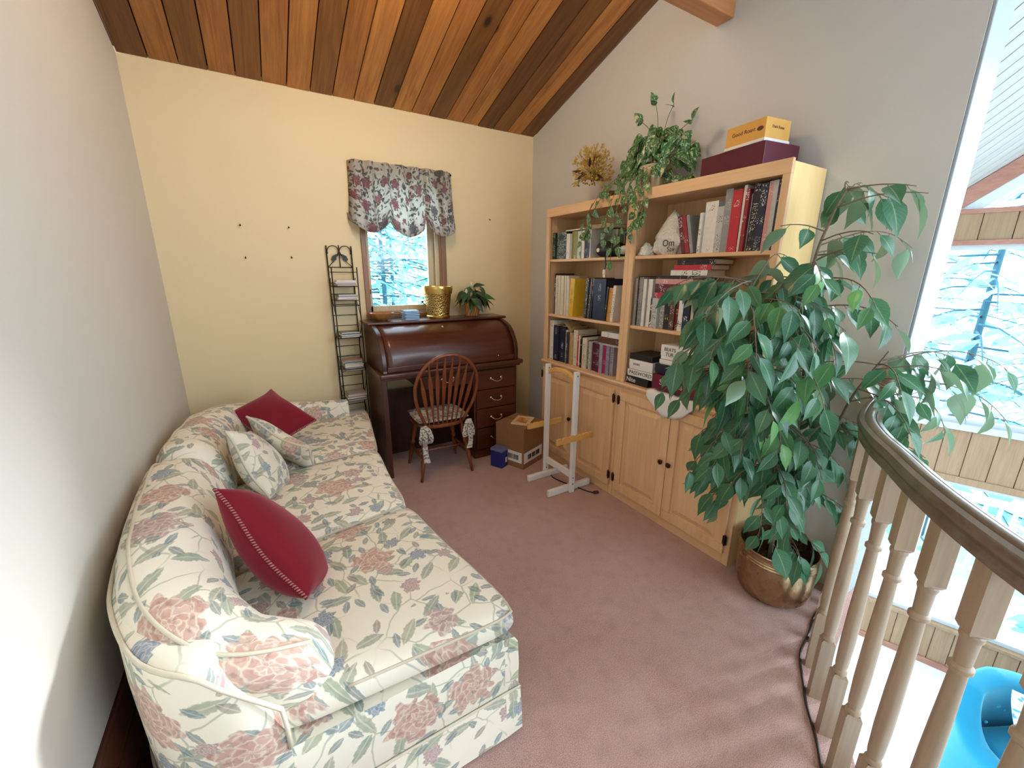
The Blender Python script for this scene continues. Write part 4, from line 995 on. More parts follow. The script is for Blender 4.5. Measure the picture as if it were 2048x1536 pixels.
# ------------------------------------------------------------------ arrow-back windsor chair with tied cushion
M_cherrychair = wood('red_brown_chair_wood', (0.24, 0.062, 0.018), (0.12, 0.028, 0.009), 2, 1.0, 0.3, bump=0.03, coat=0.3)
M_dfloral = floral('dark_floral_cushion', (0.78, 0.73, 0.63), 0.40, ((.30, .05, .07), (.22, .10, .10), (.04, .05, .06), (.03, .035, .03)), dark=0.12, lk=.25)
def build_chair():
    cx, cy = 1.150, 3.07; rz = R(-3); t = thing('windsor_chair', 'red brown arrow-back windsor chair pushed in at the desk', 'chair', (cx, cy, 0), rz)
    M = local(t)
    def W(p): return M @ Vector(p)
    seat = []
    for k in range(32):
        a = 2*PI*k/32; x = .215*spow(math.cos(a), .8); y = .20*spow(math.sin(a), .8); seat.append((x*(1+.10*(y > 0)*y/.2), y))
    sm = MB(); sm.prism([(x*.94, y*.94) for x, y in seat], .425, .432, M=M); sm.prism(seat, .432, .455, M=M); sm.obj('seat', M_cherrychair, t, bevel=.006, smooth=40)
    legp = [(.0, .012), (.06, .013), (.10, .016), (.16, .019), (.19, .013), (.20, .021), (.215, .021), (.225, .013), (.27, .020), (.36, .023), (.41, .016), (.43, .013)]
    for sx in (-1, 1):
        for sy in (-1, 1):
            f = Vector((sx*.215, sy*.195, 0)); g = Vector((sx*.15, sy*.13, .43))
            m = MB(); m.tube([W(f.lerp(g, h/.43)) for h, r in legp], [r for h, r in legp], 10); m.obj('leg', M_cherrychair, t, smooth=True)
        a = Vector((sx*.19, -.165, .175)); b = Vector((sx*.19, .165, .175))
        m = MB(); m.tube([W(a.lerp(b, q)) for q in (0, .2, .5, .8, 1)], [.009, .011, .015, .011, .009], 8); m.obj('stretcher', M_cherrychair, t, smooth=True)
    m = MB(); m.tube([W((-.19+.38*q, 0, .175)) for q in (0, .2, .5, .8, 1)], [.009, .011, .015, .011, .009], 8); m.obj('stretcher', M_cherrychair, t, smooth=True)
    # bow: oval leaning back
    def bow(x, z):  # back plane leans towards -y
        return (x, -.165-.155*((z-.45)/.58), z)
    bw = []
    for k in range(41):
        a = PI*(-0.22+1.44*k/40); x = .245*math.cos(a); z = .765+.262*math.sin(a) if math.sin(a) > 0 else .765+.44*math.sin(a)
        if z < .455: z = .455
        bw.append((x if z > .46 else x, z))
    pts = [(-1, 0)]
    bowpts = []
    for k in range(49):
        s = k/48; a = PI*(1.0-s)      # left to right over the top
        bowpts.append((.245*math.cos(a), .765+.262*math.sin(a)))
    left = [(-.150, .45), (-.185, .53), (-.222, .62), (-.240, .70)]; right = [(x*-1, z) for x, z in left[::-1]]
    full = left+bowpts+right
    path = [W(bow(x, z)) for x, z in catmull2(full, 2)]
    MB().tube(path, .0135, 10).obj('bow', M_cherrychair, t, smooth=True)
    lower = [W(bow(x, .452)) for x in (-.15, -.07, 0, .07, .15)]
    # arrow spindles
    for i in range(8):
        u = -1+2*i/7; xb = .125*u; xt = .212*u; zt_ = .765+.262*math.sqrt(max(0, 1-(xt/.245)**2))
        n = 12; vs = []; fs = []
        wid = [(0, .0055), (.10, .006), (.22, .007), (.42, .0135), (.64, .0165), (.72, .0165), (.80, .008), (.90, .0055), (1, .005)]
        P = []
        for k in range(n+1):
            s = k/n; z = .452+(zt_-.452)*s; x = xb+(xt-xb)*s; w = interp(wid, s); th = .0055 if .3 < s < .8 else .0055
            c = bow(x, z)
            for dx, dy in ((-w, -th), (w, -th), (w, th), (-w, th)): vs.append(W((c[0]+dx, c[1]+dy, c[2])))
        for k in range(n):
            for q in range(4): fs.append((k*4+q, k*4+(q+1) % 4, k*4+4+(q+1) % 4, k*4+4+q))
        fs += [(3, 2, 1, 0), tuple(range(n*4, n*4+4))]
        MB().add(vs, fs).obj('spindle', M_cherrychair, t, bevel=.002)
    # seat cushion, a thing of its own
    cu = thing('chair_cushion', 'dark floral seat cushion tied to the windsor chair with bows', 'cushion', W((0, .01, .4555)), rz)
    mb = MB(); e = 3.2
    def pt(u, v, s):
        x, y = -math.cos(PI*u), -math.cos(PI*v); h = max(0, (1-abs(x)**e)*(1-abs(y)**e))**.5
        return W((x*.215*(1-.06*y*y), .012+y*.185, .481+s*.024*h))
    uf = lambda u, v, p: (p[0], p[1])
    mb.grid(20, 20, lambda u, v: pt(u, v, 1), uf); mb.grid(20, 20, lambda u, v: pt(u, v, -1), uf, True)
    mb.obj('cushion_body', M_dfloral, cu, smooth=True, weld=True)
    for sx in (-1, 1):
        bx = sx*.185; by = -.205
        # two loops and two tails
        def ribbon(cl, w, name):
            m = MB(); n = len(cl)-1
            m.grid(1, n*2, lambda u, v: W(cl_at(cl, v)+Vector(((u-.5)*w*(1.0-.25*math.sin(v*PI)), .006*math.sin(u*PI), 0))), lambda u, v, p: (u*w+sx, v*.4))
            o = m.obj(name, M_dfloral, cu, smooth=True); s = o.modifiers.new('solid', 'SOLIDIFY'); s.thickness = .003
        def cl_at(cl, v):
            f = v*(len(cl)-1); i = min(int(f), len(cl)-2); return Vector(cl[i]).lerp(Vector(cl[i+1]), f-i)
        ribbon(catmull([(bx, by, .47), (bx+.03*sx*-1, by-.03, .44), (bx-.05*sx, by-.03, .37), (bx-.035*sx, by-.02, .33), (bx-.015*sx, by-.012, .38), (bx, by-.006, .46)], 4), .045, 'bow_loop')
        ribbon(catmull([(bx, by, .47), (bx+.02*sx, by-.02, .42), (bx+.03*sx, by-.02, .35), (bx+.015*sx, by-.012, .33), (bx, by-.006, .46)], 4), .04, 'bow_loop')
        ribbon(catmull([(bx, by-.008, .47), (bx-.004*sx, by-.03, .40), (bx+.004*sx, by-.032, .30), (bx-.010*sx, by-.03, .20+.03*sx)], 5), .05, 'bow_tail')
def catmull2(p, n):
    return [(q.x, q.y) for q in catmull([(a, b, 0) for a, b in p], n)]
build_chair()

# ------------------------------------------------------------------ window, valance, nails
def build_window():
    ox0, ox1, oz0, oz1 = 0.79, 1.445, 1.262, 2.33
    M_ww = wood('brown_window_wood', (0.30, 0.145, 0.055), (0.18, 0.075, 0.028), 2, 1.0, 0.4)
    M_sash = wood('pale_sash_wood', (0.62, 0.52, 0.33), (0.50, 0.40, 0.24), 2, 1.0, 0.45)
    w = MB(); y = YB; w.box(ox0-.030, ox0+.004, y-.016, y, oz0-.02, oz1+.03); w.box(ox1-.004, ox1+.036, y-.016, y, oz0-.02, oz1+.03)
    w.box(ox0-.030, ox1+.036, y-.016, y, oz1, oz1+.04); w.box(ox0-.035, ox1+.04, y-.030, y, oz0-.028, oz0+.004)
    wo = w.obj('window_1', M_ww, kind='structure', bevel=.003); tag(wo, 'small wooden casement window above the desk')
    j = MB(); j.box(ox0, ox0+.012, y, y+.15, oz0, oz1); j.box(ox1-.012, ox1, y, y+.15, oz0, oz1); j.box(ox0, ox1, y, y+.15, oz0-.0, oz0+.012); j.obj('jamb', M_ww, wo)
    j = MB(); j.box(ox1-.045, ox1-.012, y+.035, y+.06, oz0, oz1); j.obj('stop', M_sash, wo)
    s = MB(); a, b = y+.085, y+.12; fw = .036
    s.box(ox0+.012, ox0+.012+fw, a, b, oz0+.012, oz1); s.box(ox1-.012-fw-.05, ox1-.012, a, b, oz0+.012, oz1)
    s.box(ox0+.012, ox1-.012, a, b, oz0+.012, oz0+.012+.05); s.box(ox0+.012, ox1-.012, a, b, oz1-.04, oz1); s.obj('sash', M_sash, wo, bevel=.003)
    MB().box(ox0+.04, ox1-.09, y+.10, y+.105, oz0+.05, oz1-.03).obj('pane', M_glass, wo)
    c = MB(); c.tube([(1.30, y+.07, oz0+.02), (1.29, y+.03, oz0+.05), (1.25, y+.015, oz0+.09)], [.006, .005, .005], 8); c.lathe([(.008, -.008), (.01, 0), (.008, .008)], 8, (1.25, y+.015, oz0+.092)); c.obj('crank', M_bronze, wo, smooth=True)
    c = MB(); c.box(ox0+.02, ox0+.036, y+.07, y+.088, 1.425, 1.465); c.obj('latch', M_bronze, wo, bevel=.002)
build_window()
def build_valance():
    t = thing('balloon_valance', 'dark floral balloon valance gathered over the small window', 'curtain', (1.13, YB-.05, 1.93))
    M_val = floral('valance_fabric', (0.86, 0.81, 0.74), 0.55, ((.36, .03, .09), (.30, .07, .09), (.03, .06, .09), (.02, .02, .02)), dark=0.0, translucent=True, lk=.32)
    xa, xb, zt = .705, 1.545, 2.418
    rr = random.Random(2); ph = [rr.uniform(0, 6) for _ in range(6)]
    def P(u, v):
        x = xa+(xb-xa)*u
        fl = .03*v*v                                   # widens a little at the foot
        x += (u-.5)*2*fl
        sw = abs(math.sin(PI*3*u))                      # three swags
        L = .505-.10*(1-sw**.7)+(.02 if .33 < u < .66 else .0)
        z = zt-L*min(1, v/.86)
        pleat = .015*math.sin(u*46+ph[0])*(1-v*.4)+.009*math.sin(u*83+ph[1])+.016*math.sin(u*21+ph[2])*v
        d = .075+.035*v+.03*sw*max(0, v-.35)/.5+pleat
        if v > .86:                                     # the puffed hem turns back under
            q = (v-.86)/.14; d += -.075*q+.02*math.sin(PI*q); z += .040*q*q-.018*math.sin(PI*q)
        edge = min(u, 1-u)
        if edge < .06: d *= (edge/.06)**.6
        return (x, YB-.006-max(0, d), z)
    mb = MB(); mb.grid(96, 44, P, lambda u, v, p: (u*1.25, v*.62)); o = mb.obj('gathered_fabric', M_val, t, smooth=True); s = o.modifiers.new('solid', 'SOLIDIFY'); s.thickness = .0015
    MB().tube([(xa+.01, YB-.045, zt-.018), (xb-.01, YB-.045, zt-.018)], .009, 8).obj('rod', M_bronze, t, smooth=True)
build_valance()
for i, (x, z, lab) in enumerate(((-.04, 1.922, 'upper nail nearest the left wall corner'), (.26, 1.924, 'upper nail nearer the window'), (-.037, 1.706, 'lower nail nearest the left wall corner'), (.254, 1.714, 'lower nail nearer the window'), (1.921, 2.085, 'lone nail in the back wall right of the valance'))):
    m = MB(); Mn = Matrix.Translation((x, YB, z)) @ Matrix.Rotation(PI/2+R(25), 4, 'X'); m.lathe([(.0028, -.006), (.0028, .022), (.0055, .0225), (.0055, .025)], 8, M=Mn); o = m.obj('nail', M_bronze, smooth=40)
    tag(o, lab, 'nail', 'nails in the back wall')

# ------------------------------------------------------------------ CD tower
def build_rack():
    x0, x1, y0, y1, H = .496, .678, 3.425, 3.575, 1.80
    t = thing('cd_tower', 'black wrought wire CD tower between sofa and desk', 'CD rack', ((x0+x1)/2, (y0+y1)/2, 0))
    for x in (x0, x1):
        for y in (y0, y1): MB().tube([(x, y, 0), (x, y, H-(0 if y == y1 else .16))], .0048, 7).obj('post', M_black, t, smooth=True)
        pz = [(x, y0+(y1-y0)*(.5+.5*math.sin(z*14)), z) for z in [k*.04 for k in range(int((H-.2)/.04))]]
        MB().tube(pz, .0028, 5).obj('side_scroll', M_black, t, smooth=True)
    for k in range(19):
        z = .10+k*.0835
        MB().tube([(x0, y1, z), (x1, y1, z)], .003, 6).obj('rung', M_black, t, smooth=True)
        if k % 3 == 0: MB().tube([(x0, y0, z), (x1, y0, z)], .003, 6).obj('rung', M_black, t, smooth=True)
        for x in (x0, x1):
            if k % 3 == 0: MB().tube([(x, y0, z), (x, y1, z)], .003, 6).obj('rung', M_black, t, smooth=True)
    cx = (x0+x1)/2; zt = H-.005; yy = y1
    MB().tube([(x0, yy, H-.16), (x1, yy, H-.16)], .004, 6).obj('rung', M_black, t, smooth=True)
    MB().tube([(cx, yy, H-.16), (cx, yy, H+.005)], .004, 6).obj('finial_bar', M_black, t, smooth=True)
    for s in (-1, 1):
        c = (cx+s*.044, yy, H-.042); p = []
        for k in range(19):
            a = R(205-k*14.5) if s < 0 else R(-25+k*14.5)
            p.append((c[0]+.042*math.cos(a), yy, c[2]+.042*math.sin(a)))
        p2 = [(cx+s*.004, yy, H-.045), (cx+s*.035, yy, H-.105), (cx+s*.085, yy, H-.155)]
        MB().tube(p, .0035, 6).obj('finial_curl', M_black, t, smooth=True); MB().tube([(cx, yy, H-.05)]+p2, .003, 6).obj('finial_stem', M_black, t, smooth=True)
        lf = MB(); lf.prism([(cx+s*.018, H-.06), (cx+s*.05, H-.075), (cx+s*.062, H-.10), (cx+s*.048, H-.118), (cx+s*.025, H-.105)], yy-.003, yy+.003, 'y'); lf.obj('leaf', M_black, t)
    # discs
    cols = [plain('cd_%d' % i, c, .25) for i, c in enumerate(((.75, .74, .70), (.30, .28, .26), (.05, .05, .05), (.55, .50, .42), (.42, .25, .20), (.62, .62, .6)))]
    M_case = plain('clear_case', (.5, .5, .5), .1)
    rr = random.Random(11)
    stacks = [(1.500, 4, 'stack just under the scrolled top'), (1.394, 4, 'second stack from the top'), (1.105, 4, 'third stack from the top'), (.836, 8, 'fourth stack from the top'), (.583, 6, 'fifth stack from the top'), (.43, 4, 'lowest stack')]
    nm = ['pale', 'grey', 'black', 'tan', 'reddish brown', 'white']
    for zb, n, where in stacks:
        # two wire rails carrying the stack
        for y in (y0+.02, y1-.02): MB().tube([(x0, y, zb-.003), (x1, y, zb-.003)], .003, 6).obj('shelf_wire', M_black, t, smooth=True)
        for k in range(n):
            ci = rr.choice((0, 0, 5, 1, 2, 3) if n != 8 else (4, 3, 2, 1, 0, 5))
            z = zb+.0005+k*.0107; dx = rr.uniform(-.004, .012); dy = rr.uniform(-.006, .003)
            c = MB().box(x0+.022+dx, x0+.022+dx+.142, y0+.004+dy, y0+.004+dy+.124, z, z+.0100).obj('cd_case', cols[ci], bevel=.001)
            tag(c, '%s CD case, %s from the bottom of the %s' % (nm[ci], ORD[k], where), 'CD', 'CD cases in the tower')
            MB().box(x0+.027+dx, x0+.022+dx+.139, y0+.0025+dy, y0+.0042+dy, z+.002, z+.0085).obj('spine_card', cols[(ci+3) % 6], c)
build_rack()

# ------------------------------------------------------------------ things on the desk
def brassmat(name, hammer, col=(0.72, 0.50, 0.15), rough=.22, dirt=.25, wob=False):
    q = NM(name, rough, .5, 1.0); v = q.co()
    d = q.noise(v, 9, 4, .65)
    q.set('Base Color', q.mix(q.m_('MULTIPLY', q.sstep(d, .5, .75), dirt), col, tuple(x*.35 for x in col)))
    q.set('Roughness', q.m_('MULTIPLY_ADD', d, .18, rough-.06))
    if hammer:
        vo = q.vor(q.mapv(v, sc=(1, 1, 1)), 95, 1.0); q.bump(vo.outputs['Distance'], .7, .006)
    elif wob: q.bump(q.noise(v, 7, 2), .35, .02)
    return q.m
M_brass = brassmat('polished_brass', False); M_hammer = brassmat('hammered_brass', True, (.78, .58, .20), .2, .15)
def desk_things():
    # hammered brass planter
    t = thing('brass_planter', 'hammered brass planter with a flared rim on the desk top', 'planter', (1.335, 3.455, DT))
    c = (1.335, 3.455, DT)
    MB().lathe([(.0, .006), (.093, .006), (.096, .02), (.097, .024), (.118, .20), (.121, .205)], 40, c, cap=False).obj('bowl', M_hammer, t, smooth=40)
    MB().lathe([(.088, .0), (.101, .0), (.104, .006), (.104, .018), (.098, .024), (.090, .022)], 40, c, cap=False).obj('foot_ring', M_brass, t, smooth=40)
    MB().lathe([(.121, .203), (.126, .206), (.131, .24), (.134, .262), (.132, .268), (.128, .266), (.124, .24), (.118, .2), (.09, .03), (.0, .025)], 40, c, cap=False).obj('rim', M_brass, t, smooth=40)
    # scalloped wooden bowl
    t = thing('scalloped_bowl', 'small scalloped brown wooden bowl below the window', 'bowl', (.845, 3.44, DT))
    mb = MB(); wd_ = wood('bowl_wood', (.45, .20, .06), (.30, .12, .035), 2, 1, .3)
    mb.lathe([(.0, .004), (.035, .002), (.045, .004), (.075, .03), (.092, .058), (.094, .062), (.089, .062), (.07, .034), (.04, .014), (.0, .010)], 48, (.845, 3.44, DT), cap=False, jit=lambda a, z: 1+.045*abs(math.sin(6*a))*min(1, z/.03)); mb.obj('bowl_body', wd_, t, smooth=40)
    MB().lathe([(.036, 0), (.036, .004)], 24, (.845, 3.44, DT)).obj('foot', wd_, t)
    # small blue tiles stacked
    til = plain('blue_white_glaze', (.42, .62, .80), .15, var=.1); til2 = plain('blue_glaze', (.06, .22, .50), .2)
    for k in range(6):
        m = Matrix.Translation((1.075+.004*math.sin(k*3), 3.42+.004*math.cos(k*5), DT+.001+k*.0125)) @ Matrix.Rotation(R(4*math.sin(k*2.3)), 4, 'Z')
        o = MB().box(-.058, .058, -.058, .058, 0, .008, m).obj('coaster', til, bevel=.0015)
        MB().box(-.056, .056, -.056, .056, .0081, .0118, m).obj('edge_band', til2, o)
        tag(o, '%s blue and white coaster from the bottom of the stack on the desk' % ORD[k], 'coaster', 'stack of blue coasters on the desk')
desk_things()

# ------------------------------------------------------------------ leaves
def leaf_mesh(name, mat, L, W, shape, fold=.25, droop=.25, seg=6):
    """leaf along +y from the origin, upper side +z; shape: half width profile"""
    mb = MB(); vs = []; fs = []; uv = []
    for k in range(seg+1):
        t = k/seg; w = interp(shape, t)*W/2; y = L*t; z = -droop*L*t*t
        vs += [(-w, y, z+fold*w), (0, y, z), (w, y, z+fold*w)]
    for k in range(seg):
        a = k*3
        for i in (0, 1):
            fs.append((a+i, a+i+1, a+3+i+1, a+3+i)); t0, t1 = k/seg, (k+1)/seg
            uv.append([(i*.5, t0), (i*.5+.5, t0), (i*.5+.5, t1), (i*.5, t1)])
    mb.add(vs, fs, uv); me = mb.mesh(name); me.materials.append(mat)
    me.polygons.foreach_set('use_smooth', [True]*len(me.polygons)); return me
def leaf_frame(p, d, up, roll=0.0, s=1.0):
    d = Vector(d).normalized(); up = Vector(up); x = d.cross(up)
    if x.length < 1e-4: x = Vector((1, 0, 0))
    x.normalize(); z = x.cross(d)
    M = Matrix((x, d, z)).transposed().to_4x4() @ Matrix.Rotation(roll, 4, 'Y') @ Matrix.Diagonal((s, s, s, 1)); M.translation = p
    return M
OV = [(0, .06), (.12, .62), (.28, .96), (.42, 1.0), (.6, .82), (.76, .46), (.88, .16), (1, .0)]
HE = [(0, .35), (.08, .85), (.22, 1.0), (.45, .88), (.68, .58), (.86, .24), (1, 0)]
LAN = [(0, .05), (.2, .7), (.4, 1.0), (.65, .75), (.85, .3), (1, 0)]
M_fic = leafmat('ficus_leaf', (.045, .15, .070), (.085, .225, .105), (.28, .42, .22), .32, back=(.20, .32, .19))
M_bark = plain('grey_brown_bark', (.17, .12, .08), .85, var=.3, sc=60)

# ------------------------------------------------------------------ ficus in a brass pot
def build_ficus():
    px, py = 2.105, .845
    pt_ = thing('brass_pot', 'tarnished brass pot with ribbed rim holding the ficus', 'pot', (px, py, 0))
    M_old = brassmat('tarnished_brass', False, (.42, .295, .17), .25, .85, True)
    MB().lathe([(.0, .003), (.115, .003), (.140, .012), (.158, .035), (.168, .08), (.172, .14), (.172, .20), (.170, .215), (.174, .222), (.170, .229), (.174, .236), (.170, .243), (.174, .250), (.171, .257), (.174, .272), (.177, .279), (.175, .284), (.170, .282), (.166, .25), (.164, .13), (.150, .09)], 56, (px, py, 0), cap=False).obj('pot_body', M_old, pt_, smooth=35)
    MB().lathe([(.0, .10), (.08, .104), (.163, .098)], 32, (px, py, 0), cap=False).obj('soil', plain('dark_soil', (.02, .02, .022), .95, var=.4, sc=80), pt_, smooth=True)
    t = thing('ficus_tree', 'tall leafy ficus drooping over the brass pot beside the bookcase', 'plant', (px, py, .10))
    rr = random.Random(21); leaves = []; twigs = MB()
    def ok(p, m=.0):
        if p.z < .02: return False
        if p.x > XR-.03 and p.y > YE-.04: return False
        if p.x > XB-.045 and p.y > BY0-2*BW-.03 and p.z < ZT+.02: return False
        if p.y < -.4: return False
        # keep clear of the pot wall
        r = math.hypot(p.x-px, p.y-py)
        if p.z < .30 and .15 < r < .20: return False
        return True
    def stem(pts, r0, r1):
        P = catmull(pts, 7); n = len(P)
        MB().tube(P, [r0+(r1-r0)*i/(n-1) for i in range(n)], 8).obj('trunk', M_bark, t, smooth=True); return P
    s1 = stem([(px, py, .095), (px+.01, py-.01, .4), (px-.03, py+.0, .8), (px-.10, py-.005, 1.2), (px-.21, py-.01, 1.6), (px-.155, py-.02, 1.82), (px-.115, py-.04, 1.93)], .013, .003)
    s2 = stem([(px-.02, py+.02, .095), (px-.05, py+.02, .4), (px-.15, py+.03, .75), (px-.33, py+.05, 1.1), (px-.46, py+.07, 1.40), (px-.50, py+.06, 1.58)], .011, .003)
    s3 = stem([(px+.02, py-.02, .095), (px+.0, py-.05, .45), (px-.04, py-.12, .8), (px-.08, py-.18, 1.1), (px-.06, py-.26, 1.32)], .010, .003)
    R_ = Vector((.855, -.519, 0)); Fd = Vector((.519, .855, 0))
    def twig(p0, d, L, nl, size=1.0, droop=1.0):
        d = Vector(d).normalized(); p = Vector(p0); path = [p.copy()]; n = max(5, int(L/.03)); v = d.copy()
        for k in range(n):
            v = (v+Vector((0, 0, -.13*droop*(k+1)/n))+Vector((rr.gauss(0, .06), rr.gauss(0, .06), rr.gauss(0, .04)))).normalized()
            q = p+v*L/n
            if not ok(q): break
            p = q; path.append(p.copy())
        if len(path) < 4: return
        twigs.tube(path, [.0032-.002*i/len(path) for i in range(len(path))], 5)
        m = len(path)
        for i in range(nl):
            s = .15+.85*(i+.5)/nl; f = s*(m-1); a = int(f); b = min(a+1, m-1); q = path[a].lerp(path[b], f-a); tg = (path[b]-path[max(0, a-1)]).normalized()
            side = tg.cross(Vector((0, 0, 1)))
            if side.length < .05: side = Vector((rr.uniform(-1, 1), rr.uniform(-1, 1), 0))
            side.normalize(); sg = 1 if i % 2 else -1
            ld = tg*.45+side*sg*rr.uniform(.3, .75)+Vector((0, 0, -rr.uniform(.35, 1.05)))
            ld.normalize(); st = q+ld*.018+Vector((0, 0, -.002))
            sz = size*rr.uniform(.62, 1.12); tip = st+ld*.135*sz
            if not ok(tip) or not ok(st): continue
            up = Vector((rr.gauss(0, .35), rr.gauss(0, .35), 1.0))-Fd*.55
            leaves.append((leaf_frame(st, ld, up, rr.gauss(0, .45), sz), (tip-Vector((0, 0, 1.6))).length)); twigs.tube([q, st], .0012, 4, cap=False)
    def spray(S, lo, hi, n, Lr, bias=None, dz=(.05, .6), nl=(7, 12), droop=1.0):
        m = len(S)
        for i in range(n):
            f = (lo+(hi-lo)*rr.random())*(m-1); a = int(f); q = S[a].lerp(S[min(a+1, m-1)], f-a)
            an = rr.uniform(0, 2*PI); d = Vector((math.cos(an), math.sin(an), 0))
            if bias: d = (d+Vector(bias)*rr.uniform(.3, 1.2))
            d.z = rr.uniform(*dz); twig(q, d, rr.uniform(*Lr), rr.randint(max(2, nl[0]-2), nl[1]-2), droop=droop)
    cam = -Fd
    spray(s2, .60, 1.0, 24, (.20, .40), tuple(-R_*.45+cam*.6), (.0, .5), droop=1.6)
    spray(s1, .38, .70, 22, (.22, .44), tuple(-R_*.2+cam*.7), (.0, .4), droop=1.5)
    spray(s3, .45, 1.0, 9, (.20, .36), tuple(R_*.1+cam*.5), (-.1, .4), droop=1.4)
    spray(s2, .35, .80, 27, (.22, .46), tuple(-R_*.7+cam*.5), (-.4, .2), droop=1.6)
    spray(s2, .42, .65, 6, (.25, .42), tuple(-R_*1.0+cam*.3), (-.7, -.1), droop=1.3)
    spray(s2, .75, 1.0, 8, (.18, .34), tuple(-R_*.3+cam*.2), (.1, .6), droop=1.3)
    spray(s1, .26, .45, 9, (.18, .32), tuple(-R_*.2+cam*.8), (-.3, .2), droop=1.3)
    spray(s3, .3, .55, 4, (.16, .26), tuple(R_*.2+cam*.5), (-.5, .1), droop=1.3)
    spray(s1, .70, 1.0, 8, (.14, .26), tuple(R_*.9+cam*.2), (.1, .6), (3, 5), droop=1.0)
    spray(s1, .62, .85, 5, (.14, .26), tuple(-R_*.9+cam*.3), (.1, .5), (3, 5), droop=1.0)
    # long shoots reaching over the railing
    for q, d, L, n in ((s3[-3], tuple(R_*1.0+Vector((0, 0, .30))), .52, 6), (s3[-8], tuple(R_*1.0+Vector((0, 0, .25))), .60, 9), (s1[-12], tuple(R_*1.0+Vector((0, 0, .35))), .42, 7), (s3[-5], tuple(R_*.9+cam*.25+Vector((0, 0, .1))), .50, 8)):
        twig(q, d, L, n, 1.0, .9)
    # low hanging shoots inside the pot
    for k in range(3): twig(s1[5+k], (rr.uniform(-.6, .2), rr.uniform(-.8, 0), .1), .22, 6, 1.0, 2.2)
    twigs.obj('twigs', M_bark, t, smooth=True, kind='stuff')
    me = [leaf_mesh('ficus_leaf_a', M_fic, .128, .066, OV, .28, .22), leaf_mesh('ficus_leaf_b', M_fic, .138, .074, OV, .12, .38), leaf_mesh('ficus_leaf_c', M_fic, .120, .058, OV, .40, .10)]
    leaves.sort(key=lambda a: a[1])
    W = world(t).inverted(); tones = [(1, 1, 1, 1), (.75, .85, .95, 1), (1.3, 1.3, 1.0, 1), (.6, .75, .85, 1), (2.4, 2.1, 1.3, 1), (1.0, 1.1, 1.0, 1)]
    rest = MB()
    for i, (M, dist) in enumerate(leaves):
        if i < 300:
            o = place('leaf', me[i % 3], t, M=W @ M); o.color = tones[rr.choice((0, 0, 1, 1, 2, 3, 3, 4, 5))]
        else:
            mm = me[i % 3]; b = len(rest.v)
            rest.v += [tuple(M @ v.co) for v in mm.vertices]
            ul = mm.uv_layers[0].data
            for p in mm.polygons:
                rest.f.append([b+k for k in p.vertices]); rest.uv.append([tuple(ul[l].uv) for l in p.loop_indices]); rest.mi.append(0)
    if rest.v:
        ms = rest.mesh('foliage', W); ms.materials.append(M_fic); o = place('foliage', ms, t, smooth=True, kind='stuff'); o.color = (.8, .92, .92, 1)
build_ficus()

